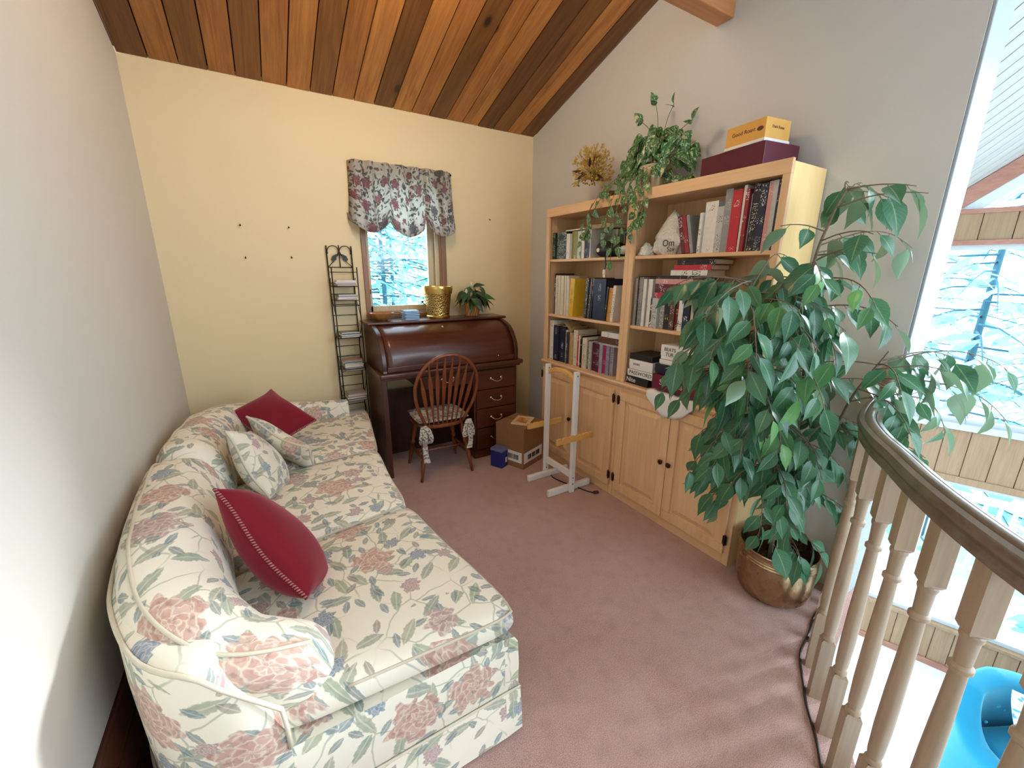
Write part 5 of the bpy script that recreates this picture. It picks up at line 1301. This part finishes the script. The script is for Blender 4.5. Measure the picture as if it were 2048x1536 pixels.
# ------------------------------------------------------------------ pothos in a basket and dried flowers on top of the far bookcase
def basketmat(name, a, b, sc=90):
    q = NM(name, .8, .2); x, y, z = q.sep(q.co('UV'))
    w1 = q.m_('SINE', q.m_('MULTIPLY', x, sc)); w2 = q.m_('SINE', q.m_('MULTIPLY', y, sc*.55)); f = q.m_('MULTIPLY_ADD', q.m_('MULTIPLY', w1, w2), .5, .5)
    q.set('Base Color', q.mix(f, a, b)); q.bump(f, .8, .01); return q.m
M_poth = leafmat('pothos_leaf', (.020, .105, .036), (.050, .180, .055), (.26, .40, .16), .28, var=(.55, .64, .38), trans=.2)
def build_pothos():
    c = Vector((2.235, 1.955, ZT-.039)); t = thing('potted_pothos', 'trailing variegated pothos in a pale basket on top of the bookcases', 'plant', c)
    bk = basketmat('pale_wicker', (.45, .33, .19), (.74, .62, .42))
    MB().lathe([(.0, .002), (.075, .002), (.08, .01), (.098, .165), (.105, .175), (.104, .187), (.094, .187), (.088, .16), (.0, .15)], 36, c, cap=False).obj('basket', bk, t, smooth=40)
    rr = random.Random(9); st = MB(); me = [leaf_mesh('pothos_leaf_a', M_poth, .118, .098, HE, .18, .30), leaf_mesh('pothos_leaf_b', M_poth, .100, .080, HE, .30, .15)]
    W = world(t).inverted(); R_ = Vector((.855, -.519, 0)); top = c+Vector((0, 0, .18)); n = 0
    def put(p, d, up, s):
        if p.x > XR-.02 or (p+Vector(d).normalized()*.08*s).x > XR-.01: return
        o = place('leaf', me[rr.randint(0, 1)], t, M=W @ leaf_frame(p, d, up, rr.gauss(0, .3), s)); k = rr.uniform(.75, 1.2); o.color = (k, k, k, 1)
    # mound
    for i in range(84):
        a = rr.uniform(PI*.45, PI*1.62); e = rr.uniform(-.25, 1.45); r = rr.uniform(.75, 1.0)
        d = Vector((math.cos(a)*math.cos(e), math.sin(a)*math.cos(e), math.sin(e))); p = top+Vector((d.x*.11-.0, d.y*.26, d.z*.18+.05))*r
        q = top+Vector((d.x, d.y, 0))*.03; st.tube([q, q.lerp(p, .6)+Vector((0, 0, .02)), p], .0018, 5)
        put(p, Vector((d.x*.25-.1, d.y*.55+rr.gauss(0, .35), -.75+.35*d.z)), Vector((-.85, -.55+d.y*.35, .35)), rr.uniform(.6, 1.0))
    # upright shoots
    for dy, dz, dx in ((.16, .30, 0), (.04, .37, -.02), (-.10, .32, -.02), (-.235, .20, -.02)):
        p = top+Vector((dx, dy, dz)); st.tube(catmull([top, top+Vector((dx*.5, dy*.45, dz*.7)), p], 5), .002, 5); put(p, (-.2, dy, .25), (-.8, 0, .6), .6); put(p-Vector((0, 0, .02)), (-.3, -dy, .15), (-.8, 0, .6), .5)
    # trailing vines over the front edge
    for y0, L, y1 in ((2.02, .28, 2.17), (2.00, .42, 2.10), (1.97, .33, 2.03), (1.96, .26, 1.93), (2.05, .22, 2.33), (2.06, .34, 2.40), (1.90, .16, 1.86), (1.92, .10, 1.66)):
        p = [top+Vector((-.06, (y0-c.y)*.6, .03)), Vector((2.15, y0+(y1-y0)*.3, c.z+.17)), Vector((2.055, y0+(y1-y0)*.6, c.z+.06)), Vector((2.04, y1, c.z-.02-L*.3)), Vector((2.038, y1+.01, c.z+.04-L))]
        if L < .12: p = [top+Vector((-.04, -.05, 0)), Vector((2.2, 1.82, c.z+.12)), Vector((2.2, 1.72, c.z+.08)), Vector((2.18, y1, c.z+.085))]
        P = catmull(p, 6); st.tube(P, .0018, 5)
        for k in range(2, len(P)-1, 2):
            sg = 1 if k % 4 else -1; q = P[k]; put(q, (-.25, sg*.7, -.8), (-1, 0, .3), rr.uniform(.42, .72))
        put(P[-1], (-.1, 0, -1), (-1, 0, .2), .6)
    st.obj('stems', plain('green_stem', (.12, .17, .05), .6), t, smooth=True, kind='stuff')
    # dried arrangement
    b = Vector((2.235, 2.36, ZT-.039)); t = thing('dried_flowers', 'dried golden flower bunch with brown leaves left of the pothos', 'dried flowers', b)
    bk2 = basketmat('brown_wicker', (.10, .05, .02), (.30, .17, .08))
    MB().lathe([(.0, .002), (.05, .002), (.062, .09), (.066, .10), (.058, .10), (.0, .08)], 24, b, cap=False).obj('vase', bk2, t, smooth=40)
    gold = plain('dried_gold', (.50, .33, .07), .8, var=.35, sc=60); brn = plain('dried_brown', (.055, .022, .012), .7, var=.3)
    sm = MB(); bl = MB(); o0 = b+Vector((0, 0, .09)); tar = o0+Vector((-.06, .13, .15))
    for i in range(190):
        a = rr.uniform(0, 2*PI); e = rr.uniform(-.5, 1.4); d = Vector((math.cos(a)*math.cos(e)*.75, math.sin(a)*math.cos(e), math.sin(e))); p = tar+d*rr.uniform(.08, .185)
        if p.x > XR-.02: p.x = XR-.03
        if p.z < b.z+.02: p.z = b.z+.03
        sm.tube([o0.lerp(tar, .6), tar+(p-tar)*.5, p], .0011, 4)
        for q in range(3):
            e_ = p+Vector((rr.gauss(0, .008), rr.gauss(0, .008), rr.gauss(0, .008))); bl.lathe([(.001, -.009), (.0052, -.002), (.005, .004), (.001, .010)], 6, M=leaf_frame(e_, d, (0, 0, 1)) @ Matrix.Rotation(-PI/2, 4, 'X'))
    sm.tube([o0, o0.lerp(tar, .7)], .006, 6)
    sm.obj('stems', gold, t, smooth=True, kind='stuff'); bl.obj('blossoms', gold, t, smooth=True, kind='stuff')
    lm = leaf_mesh('dried_leaf', brn, .09, .022, LAN, .3, .1); W = world(t).inverted()
    for i in range(12):
        a = rr.uniform(0, 2*PI); e = rr.uniform(-.4, 1.2); d = Vector((math.cos(a)*math.cos(e)*.6-.3, math.sin(a)*math.cos(e), math.sin(e)))
        place('leaf', lm, t, M=W @ leaf_frame(tar+d*.05, d, (-1, 0, .3), rr.uniform(-1, 1), rr.uniform(.8, 1.25)))
build_pothos()

# ------------------------------------------------------------------ small plant on the desk
def build_deskplant():
    c = Vector((1.66, 3.44, DT)); t = thing('potted_plant', 'green leafy plant in a small orange basket on the desk', 'plant', c)
    bk = basketmat('orange_wicker', (.30, .10, .03), (.66, .30, .10))
    MB().lathe([(.0, .002), (.058, .002), (.060, .008), (.072, .125), (.076, .132), (.068, .132), (.0, .11)], 30, c, cap=False).obj('basket', bk, t, smooth=40)
    mt = leafmat('spathe_leaf', (.012, .050, .020), (.030, .100, .035), (.15, .25, .08), .3, trans=.2); lm = leaf_mesh('long_leaf', mt, .150, .064, LAN, .25, .55, 7)
    rr = random.Random(4); W = world(t).inverted(); st = MB(); o0 = c+Vector((0, 0, .12))
    for i in range(44):
        a = rr.uniform(0, 2*PI); e = rr.uniform(.15, 1.35); d = Vector((math.cos(a)*math.cos(e), math.sin(a)*math.cos(e), math.sin(e)))
        L = rr.uniform(.07, .15); p = o0+Vector((d.x*.8, d.y*.8, d.z*1.1))*L
        if p.y > YB-.11: p.y = YB-.11
        st.tube([o0, o0.lerp(p, .5)+Vector((0, 0, .02)), p], .0018, 5)
        dd = Vector((d.x, d.y*.7-.15, .15-rr.random()*.8))
        if p.y+dd.normalized().y*.12 > YB-.01: dd.y = -.1
        o = place('leaf', lm, t, M=W @ leaf_frame(p, dd, (d.x*.2, d.y*.2-.5, 1), rr.gauss(0, .3), rr.uniform(.65, 1.05))); k = rr.choice((.6, .8, 1.0, 1.0, 2.0)); o.color = (k, k, k*.8, 1)
    st.obj('stems', plain('pale_green_stem', (.16, .24, .08), .6), t, smooth=True, kind='stuff')
    fl = MB(); 
    for q in ((-.03, -.05, .26), (-.075, -.04, .20)):
        fl.lathe([(.001, 0), (.010, .012), (.012, .025), (.002, .045)], 8, M=Matrix.Translation(c+Vector(q))); st2 = MB().tube([o0, c+Vector(q)], .0015, 5).obj('flower_stem', M_bark, t)
    fl.obj('flowers', plain('cream_petal', (.72, .62, .45), .7), t, smooth=True)
build_deskplant()

# ------------------------------------------------------------------ cardboard box, its papers, blue box, clothes valet, cord
def build_floor_things():
    rz = math.atan2(.115, .288); t = thing('cardboard_box', 'brown cardboard box with white barcode labels beside the desk drawers', 'box', (1.73, 2.657, 0), rz); M = local(t)
    cb = plain('brown_cardboard', (.27, .135, .055), .85, var=.1, sc=12); a, b, h = .30, .30, .365
    MB().box(0, a, 0, b, 0, h-.004, M).obj('carton', cb, t, bevel=.003)
    fl = MB(); fl.box(.0, a/2-.002, .0, b, h-.004, h, M); fl.box(a/2+.002, a, .0, b, h-.004, h, M); fl.obj('flap', cb, t)
    MB().box(a/2-.025, a/2+.025, -.0012, b, h+.0002, h+.001, M).obj('tape', plain('brown_tape', (.30, .17, .08), .25), t)
    def label(Mx, w, hh, nm):
        l = MB().box(0, w, -.0012, 0, 0, hh, Mx).obj('label', M_w, t); bars = MB(); rr = random.Random(5); 
        for k in range(3):
            x = .2*w+k*.23*w
            while x < .2*w+(k+.82)*.23*w:
                q = rr.uniform(.0015, .004); bars.box(x, x+q, -.0022, -.0012, hh*.25, hh*.72, Mx); x += q+rr.uniform(.0015, .003)
        bars.obj('barcode', M_inkk, l)
    label(M @ Matrix.Translation((.005, 0, .05)), .27, .095, 'label')
    label(M @ Matrix.Translation((0, .27, .05)) @ Matrix.Rotation(-PI/2, 4, 'Z'), .25, .095, 'label')
    # papers lying on the box
    pz = h+.0013
    p1 = thing('booklet', 'cream booklet with an orange picture lying on the cardboard box', 'booklet', tuple(M @ Vector((.15, .12, pz))), rz+R(18)); MP = local(p1)
    MB().box(-.10, .10, -.075, .075, 0, .010, MP).obj('pages', plain('cream_paper', (.72, .62, .45), .8), p1, bevel=.001)
    o = MB().box(-.102, .102, -.077, .077, .0102, .0115, MP).obj('cover', plain('cream_cover', (.74, .60, .38), .5), p1)
    q = NM('orange_print', .5); n = q.noise(q.co(), 14, 3); q.set('Base Color', q.ramp(n, [(.35, (.45, .12, .02)), (.5, (.62, .28, .07)), (.65, (.70, .5, .25))]))
    MB().box(-.07, .06, -.05, .05, .0116, .0120, MP).obj('picture', q.m, o)
    # blue box
    t = thing('blue_box', 'small dark blue box with a white sticker standing against the cardboard box', 'box', (1.598, 2.84, 0), rz+R(4)); M = local(t)
    MB().box(-.045, .045, -.06, .06, 0, .165, M).obj('carton', plain('deep_blue_card', (.012, .018, .16), .35), t, bevel=.004)
    MB().box(-.046, .046, -.061, .061, .145, .168, M).obj('lid', plain('pale_blue_card', (.14, .17, .30), .4), t, bevel=.004)
    MB().box(.005, .03, -.0615, -.0605, .04, .085, M).obj('sticker', M_w, t)
    # valet stand
    t = thing('valet_stand', 'white wooden valet stand with orange notched pegs in front of the cabinets', 'valet stand', (1.845, 2.335, 0))
    wp = plain('glossy_white_paint', (.80, .80, .78), .35, var=.02); op = wood('orange_pine', (.78, .46, .14), (.66, .34, .08), 0, 1, .45)
    dark = M_bronze
    for y, x in ((2.172, 1.850), (2.500, 1.842)):
        MB().box(x-.021, x+.021, y-.013, y+.013, .0, .935).obj('post', wp, t, bevel=.005)
        yy = y-.0285 if y < 2.3 else y+.0285
        MB().box(1.648, 2.048, min(y+.0131, y+.0131+.030) if y < 2.3 else y-.0441, (y+.0441) if y < 2.3 else y-.0131, .0, .052).obj('foot', wp, t, bevel=.008)
        # notched peg bar
        zc = .445; pb = [(1.675, zc-.022), (2.005, zc-.022), (2.005, zc+.022)]
        xs = 2.005
        for k in range(5):
            xn = 2.005-.035-k*.062; pb += [(xn+.012, zc+.022), (xn, zc+.008), (xn-.006, zc+.022)]
        pb += [(1.675, zc+.022)]
        off = (-.0131-.016, -.0131) if y < 2.3 else (.0131, .0131+.016)
        MB().prism(pb, y+off[0], y+off[1], 'y').obj('peg_bar', op, t, bevel=.001)
        sc = MB(); 
        for z in (.905, .07, .12): sc.lathe([(.005, 0), (.005, .002)], 8, M=Matrix.Translation((x, y-.0132, z)) @ Matrix.Rotation(PI/2, 4, 'X'))
        sc.obj('screws', dark, t)
    MB().box(1.834, 1.858, 2.1852, 2.4868, .115, .165).obj('crossbar', wp, t, bevel=.004)
    arc = [(2.486, .895), (2.46, .905), (2.40, .925), (2.336, .932), (2.27, .925), (2.21, .905), (2.186, .895), (2.186, .86), (2.21, .872), (2.27, .893), (2.336, .90), (2.40, .893), (2.46, .872), (2.486, .86)]
    MB().prism(arc, 1.832, 1.860, 'x').obj('hanger_arc', op, t, bevel=.004)
    # cord on the carpet
    t = thing('power_cord', 'dark power cord with a two-pin plug lying on the carpet by the valet', 'cord', (1.9, 2.2, 0))
    P = catmull([(1.88, 2.47, .006), (1.86, 2.42, .005), (1.875, 2.33, .005), (1.91, 2.24, .005), (1.95, 2.12, .005), (1.985, 2.06, .005)], 8)
    MB().tube(P, .0045, 7).obj('cable', M_black, t, smooth=True)
    Mp = Matrix.Translation((1.985, 2.06, .010)) @ Matrix.Rotation(R(-20), 4, 'Z')
    MB().box(-.012, .03, -.011, .011, -.009, .009, Mp).obj('plug', plain('dark_plug', (.06, .02, .015), .5), t, bevel=.004)
    MB().box(.03, .05, -.009, -.006, -.002, .002, Mp).box(.03, .05, .006, .009, -.002, .002, Mp).obj('prongs', plain('prong_brass', (.85, .75, .55), .3, .9), t)
build_floor_things()

# ------------------------------------------------------------------ curved railing
M_rail = wood('grey_brown_oak_rail', (.20, .145, .10), (.12, .082, .056), 0, .8, .28, bump=.04, coat=.35)
M_bal = wood('pale_brown_oak_baluster', (.40, .295, .20), (.29, .205, .135), 2, 1.0, .42, bump=.05)
def build_railing():
    t = thing('curved_railing', 'curved wooden balustrade along the loft edge', 'railing', (1.67, .446, 0))
    HB = 1.035
    def baluster_mesh():
        mb = MB(); s = .0215
        def sq(z0, z1, cz): mb.box(-s, s, -s, s, z0, z1)
        sq(0, .262, 0); sq(.878, HB, 0)
        mb.add([(-s, -s, .262), (s, -s, .262), (s, s, .262), (-s, s, .262), (-s*.75, -s*.75, .272), (s*.75, -s*.75, .272), (s*.75, s*.75, .272), (-s*.75, s*.75, .272)], [(0, 1, 5, 4), (1, 2, 6, 5), (2, 3, 7, 6), (3, 0, 4, 7)])
        mb.add([(-s, -s, .878), (s, -s, .878), (s, s, .878), (-s, s, .878), (-s*.75, -s*.75, .868), (s*.75, -s*.75, .868), (s*.75, s*.75, .868), (-s*.75, s*.75, .868)], [(0, 4, 5, 1), (1, 5, 6, 2), (2, 6, 7, 3), (3, 7, 4, 0)])
        mb.lathe([(.016, .268), (.0205, .274), (.0205, .282), (.016, .290), (.0185, .31), (.0205, .40), (.0200, .52), (.0180, .64), (.0160, .745), (.0155, .765), (.0215, .771), (.0215, .781), (.0155, .788), (.0165, .82), (.0175, .85), (.0205, .858), (.0205, .866), (.016, .872)], 18, cap=False)
        me = mb.mesh('baluster'); me.materials.append(M_bal)
        bm = bmesh.new(); bm.from_mesh(me); bmesh.ops.recalc_face_normals(bm, faces=bm.faces); bm.to_mesh(me); bm.free()
        return me
    me = baluster_mesh()
    W = world(t).inverted()
    # spacing along the curve so that one baluster stands at (1.67, 0.446)
    d = [0]
    for i in range(1, len(RC)): d.append(d[-1]+(RC[i]-RC[i-1]).length)
    k0 = min(range(len(RC)), key=lambda i: (RC[i]-Vector((1.672, .447, 0))).length); s0 = d[k0]; sp = .1475
    for k in range(-4, 9):
        s = s0+k*sp
        if s > d[-1]-.02 or s < .03: continue
        i = max(j for j in range(len(d)) if d[j] <= s); i = min(i, len(RC)-2); p = RC[i].lerp(RC[i+1], (s-d[i])/(d[i+1]-d[i])); tg = (RC[i+1]-RC[i]).normalized()
        place('baluster', me, t, smooth=32 if k == -4 else False, M=W @ Matrix.Translation(p) @ Matrix.Rotation(math.atan2(tg.y, tg.x)+R(0), 4, 'Z'))
    def prof(i, tt):
        w, h = .031, .075
        return [(-.024, HB), (-.026, HB+.014), (-.019, HB+.022), (-.021, HB+.032), (-.033, HB+.042), (-.036, HB+.054), (-.031, HB+.066), (-.018, HB+.070), (-.015, HB+.068), (-.011, HB+.073), (0, HB+.0755), (.011, HB+.073), (.015, HB+.068), (.018, HB+.070), (.031, HB+.066), (.036, HB+.054), (.033, HB+.042), (.021, HB+.032), (.019, HB+.022), (.026, HB+.014), (.024, HB)]
    path = [p for p in RC if p.x < 2.335]
    MB().sweep(path, prof).obj('handrail', M_rail, t, smooth=40)
    # half newel at the wall
    nx, ny = 2.357, .652; n = MB(); s = .038
    n.box(nx-s, nx+s, ny-s, ny+s, 0, .29); n.box(nx-s, nx+s, ny-s, ny+s, .86, 1.115)
    n.lathe([(.034, .29), (.026, .30), (.036, .31), (.026, .325), (.032, .36), (.036, .46), (.032, .62), (.026, .76), (.036, .775), (.036, .79), (.027, .80), (.034, .83), (.03, .86)], 24, (nx, ny, 0), cap=False)
    n.lathe([(.030, 1.115), (.036, 1.12), (.024, 1.135), (.022, 1.142), (.034, 1.155), (.040, 1.178), (.036, 1.20), (.022, 1.216), (.004, 1.221)], 24, (nx, ny, 0)); n.obj('newel_post', M_bal, t, smooth=35, bevel=.003)
    # dark cable along the foot of the railing
    oc = offset_curve(RC, -.036); P = [Vector((p.x+.004*math.sin(i*.35), p.y+.004*math.sin(i*.5), .005)) for i, p in enumerate(oc) if p.x < 2.2]
    c = MB().tube(P, .0052, 7).obj('speaker_cable', plain('brown_cable', (.035, .02, .016), .5), smooth=True)
    tag(c, 'thin dark cable running along the foot of the curved railing', 'cable')
build_railing()

# ------------------------------------------------------------------ blue armchair in the lower room
def build_armchair():
    M_blue = velvet('turquoise_velvet', (.012, .24, .40), (.4, .9, 1.0, 1)); 
    c = Vector((4.50, -.20, ZLOW)); rz = R(-28); t = thing('blue_armchair', 'turquoise button-back armchair in the lower room', 'armchair', c, rz); M = local(t)
    def W(p): return M @ Vector(p)
    # local: faces -y
    path = catmull([(-.40, -.42, 0), (-.42, -.1, 0), (-.40, .22, 0), (-.26, .40, 0), (0, .45, 0), (.26, .40, 0), (.40, .22, 0), (.42, -.1, 0), (.40, -.42, 0)], 7)
    n = len(path)
    def prof(i, tt):
        h = interp([(0, .55), (.22, .60), (.36, .86), (.5, .92), (.64, .86), (.78, .60), (1, .55)], tt); w = .068
        return [(w, .10), (w, h-.09), (w*1.1, h-.05), (w*.9, h-.012), (w*.3, h), (-w*.4, h), (-w*1.0, h-.02), (-w*1.15, h-.07), (-w, h-.12), (-w, .10)]
    Pw = [W(p) for p in path]
    MB().sweep(Pw, lambda i, tt: [(a, b) for a, b in prof(i, tt)]).obj('back_and_arms', M_blue, t, smooth=60)
    for v in [o for o in t.children if o.name.startswith('back_and')]: pass
    mb = MB(); e = 5
    def pt(u, v, s):
        x, y = -math.cos(PI*u), -math.cos(PI*v); h = max(0, (1-abs(x)**e)*(1-abs(y)**e))**.45
        return W((x*.33, -.06+y*.40, .47+s*.10*h))
    mb.grid(16, 16, lambda u, v: pt(u, v, 1)); mb.grid(16, 16, lambda u, v: pt(u, v, -1), None, True); mb.obj('seat_cushion', M_blue, t, smooth=True, weld=True)
    MB().box(-.36, .36, -.44, .36, .10, .385, M).obj('seat_base', M_blue, t, bevel=.02)
    for x, y in ((-.36, -.40), (.36, -.40), (-.30, .32), (.30, .32)): MB().lathe([(.018, 0), (.026, .10), (.026, .11)], 10, W((x, y, 0))).obj('leg', M_bronze, t)
    bt = MB()
    for x, z in ((-.2, .62), (0, .66), (.2, .62), (-.1, .74), (.1, .74)):
        bt.lathe([(.012, 0), (.014, .006), (.004, .012)], 10, M=M @ Matrix.Translation((x, .345-abs(x)*.25, z)) @ Matrix.Rotation(PI/2, 4, 'X'))
    bt.obj('tufting_buttons', M_blue, t, smooth=True)
    # patterned cushion on it
    q = NM('teal_pattern_cloth', .8); v = q.co('UV'); vo = q.vor(v, 26, 1.0); n1 = q.noise(v, 40, 3)
    q.set('Base Color', q.mix(q.sstep(q.m_('ADD', vo.outputs['Distance'], q.m_('MULTIPLY', n1, .4)), .45, .6), (.10, .32, .38), (.66, .74, .68)))
    pillow('scatter_cushion', 'teal and cream patterned cushion leaning in the turquoise armchair', tuple(W((.02, .10, .74))), tuple((M.to_3x3() @ Vector((.95, -.1, -.25)))), tuple((M.to_3x3() @ Vector((.15, .45, .8)))), .52, .48, .18, q.m)
build_armchair()

# ------------------------------------------------------------------ outdoors
def build_outdoors():
    g = MB(); rr = random.Random(8)
    g.grid(30, 30, lambda u, v: (-30+90*u, -40+90*v, -3.1+.5*math.sin(u*9)*math.cos(v*7)-(2.0*max(0, u-.55)*4)))
    gm = NM('forest_floor', .95); gm.set('Base Color', gm.mix(gm.noise(gm.co(), .8, 4), (.30, .36, .30), (.50, .52, .46)))
    o = g.obj('ground', gm.m, smooth=True); o.name = 'ground'; tag(o, 'sloping ground among the trees outside', 'ground', kind='structure')
    q = NM('teal_needles', .7, .2); q.set('Base Color', q.mix(q.noise(q.co(), 1.7, 3), (.16, .46, .44), (.34, .66, .62)))
    tr = q.n('BsdfTranslucent'); tr.inputs[0].default_value = (.35, .75, .70, 1); mx = q.n('MixShader'); mx.inputs[0].default_value = .4
    q.L.new(q.b.outputs[0], mx.inputs[1]); q.L.new(tr.outputs[0], mx.inputs[2]); q.L.new(mx.outputs[0], q.out.inputs[0]); M_nd = q.m
    M_tk = plain('conifer_bark', (.03, .11, .16), .9, var=.3, sc=8)
    def conifer(x, y, z0, H, seed, dens, label, sparse=False, r0=.16):
        r = random.Random(seed); t = thing('conifer_tree', label, 'tree', (x, y, z0), 0, 'conifers outside the windows')
        MB().tube([(x, y, z0), (x+.1, y, z0+H*.5), (x+.05, y, z0+H)], [r0, r0*.6, .02], 9).obj('trunk', M_tk, t, smooth=True)
        br = MB(); nd = MB(); nb = int(H*dens)
        for i in range(nb):
            h = H*(.08+.90*i/nb); L = (H-h)*.28+.5+r.uniform(0, .6); a = r.uniform(0, 2*PI); d = Vector((math.cos(a), math.sin(a), 0)); p0 = Vector((x, y, z0+h)); L = min(L, 2.6)
            pts = [p0+d*L*s+Vector((0, 0, .10*L*s-.38*L*s*s)) for s in (0, .33, .66, 1)]; br.tube(pts, [.018, .013, .009, .004], 4, cap=False)
            m = int(L*(16 if not sparse else 11))
            for k in range(m):
                if sparse and r.random() < .35: continue
                s = r.uniform(.15, 1.0); q_ = p0+d*L*s+Vector((0, 0, .10*L*s-.38*L*s*s)); sd = Vector((-d.y, d.x, 0)); w = r.uniform(.12, .34)*(1.15-s*.6)*(1.7 if sparse else 1)
                e = (d*r.uniform(.2, .8)+sd*r.choice((-1, 1))*r.uniform(.5, 1)+Vector((0, 0, r.uniform(-.7, -.05)))).normalized(); c = q_+e*w; up = Vector((r.uniform(-.5, .5), r.uniform(-.5, .5), 1)); s2 = e.cross(up).normalized()*w*.22
                nd.add([q_, q_.lerp(c, .45)+s2, c, q_.lerp(c, .45)-s2], [(0, 1, 2, 3)])
        br.obj('branches', M_tk, t, kind='stuff'); nd.obj('needles', M_nd, t, kind='stuff')
    spots = [(9.3, 1.7, -5, 9, 1, 8, 'feathery conifer just outside the tall windows, nearest the white wall end', True, .10), (9.6, -.62, -5, 12, 2, 7, 'sparse conifer with a thick dark trunk outside the tall windows', True, .17),
             (13.5, 3.6, -6, 13, 3, 8, 'conifer behind the nearest one seen through the tall windows', True, .15), (14.5, .8, -6, 12, 4, 8, 'distant conifer in the middle of the tall upper window', True, .15)]
    for s in spots: conifer(*s)
    k = ['left', 'middle', 'right', 'far left', 'far right']
    for i, (x, y, H) in enumerate(((.6, 7.0, 8), (2.0, 8.2, 9), (3.4, 7.4, 8), (.4, 10.5, 11), (2.9, 10.8, 11))):
        conifer(x, y, -3.2, H, 20+i, 15, 'dense conifer outside the small window, %s of the group' % k[i], r0=.07)
    # deck railing seen through the lower window
    t = thing('deck_railing', 'pale slatted deck railing outside the lower window', 'railing', tuple(MF @ Vector((1.0, 2.2, -1.6))))
    wm = plain('weathered_white_wood', (.55, .60, .58), .7)
    me = MB().box(-.02, .02, -.02, .02, -2.3, -1.25).mesh('slat'); me.materials.append(wm); Wi = world(t).inverted()
    for i in range(34): place('slat', me, t, M=Wi @ MF @ Matrix.Translation((-1.6+i*.13, 2.2, 0)))
    for z in (-2.3, -1.25): MB().box(-1.8, 3.0, 2.15, 2.25, z-.04, z+.04, MF).obj('rail', wm, t)
    MB().box(-1.9, 3.2, .12, 2.3, -2.56, -2.50, MF).obj('deck_boards', wm, t)
build_outdoors()
import OpenImageIO as oiio, numpy as np, sys
im=oiio.ImageBuf('/workdir/render_main.png').get_pixels(oiio.FLOAT)
H,W=im.shape[:2]; s=W/2048
T={'backwall450,350':(450,350,(207,186,140)),'backlow600,700':(600,700,(196,170,115)),'right1500,150':(1500,150,(187,178,160)),'right1750,300':(1750,300,(165,163,158)),'left100,500':(100,500,(190,185,175)),'left30,800':(30,800,(185,195,200)),'left300,500nearcorner':(285,500,(176,150,105)),'ceil680,150':(690,120,(140,85,35)),'carpet1150,1130':(1150,1130,(150,105,95)),'carpet1300,1400':(1300,1400,(165,150,155)),'carpet950,1000':(980,1000,(110,55,35)),'door1290,900':(1290,900,(175,130,90)),'seat700,1000':(720,960,(215,195,150)),'deskroll 900,660':(950,670,(70,25,12)),'drawer':(1005,765,(55,15,8)),'bookend1620,420':(1620,380,(235,200,130)),'toprail':(1450,350,(200,150,100)),'trim1900,300':(1930,300,(190,205,212)),'rail':(1900,1020,(90,80,75)),'pot':(1500,1160,(90,65,50)),'lowfloor':(1850,1450,(245,245,240)),'redpillow':(540,1080,(130,20,30)),'panel':(1950,900,(180,150,110)),'sofaend':(800,1380,(215,215,200)),'shadowwall':(200,1300,(130,110,75))}
for k,(x,y,t) in T.items():
    a=im[int((y-6)*s):int((y+6)*s)+1,int((x-6)*s):int((x+6)*s)+1,:3].mean((0,1))*255
    print('%-24s'%k,a.astype(int),t)
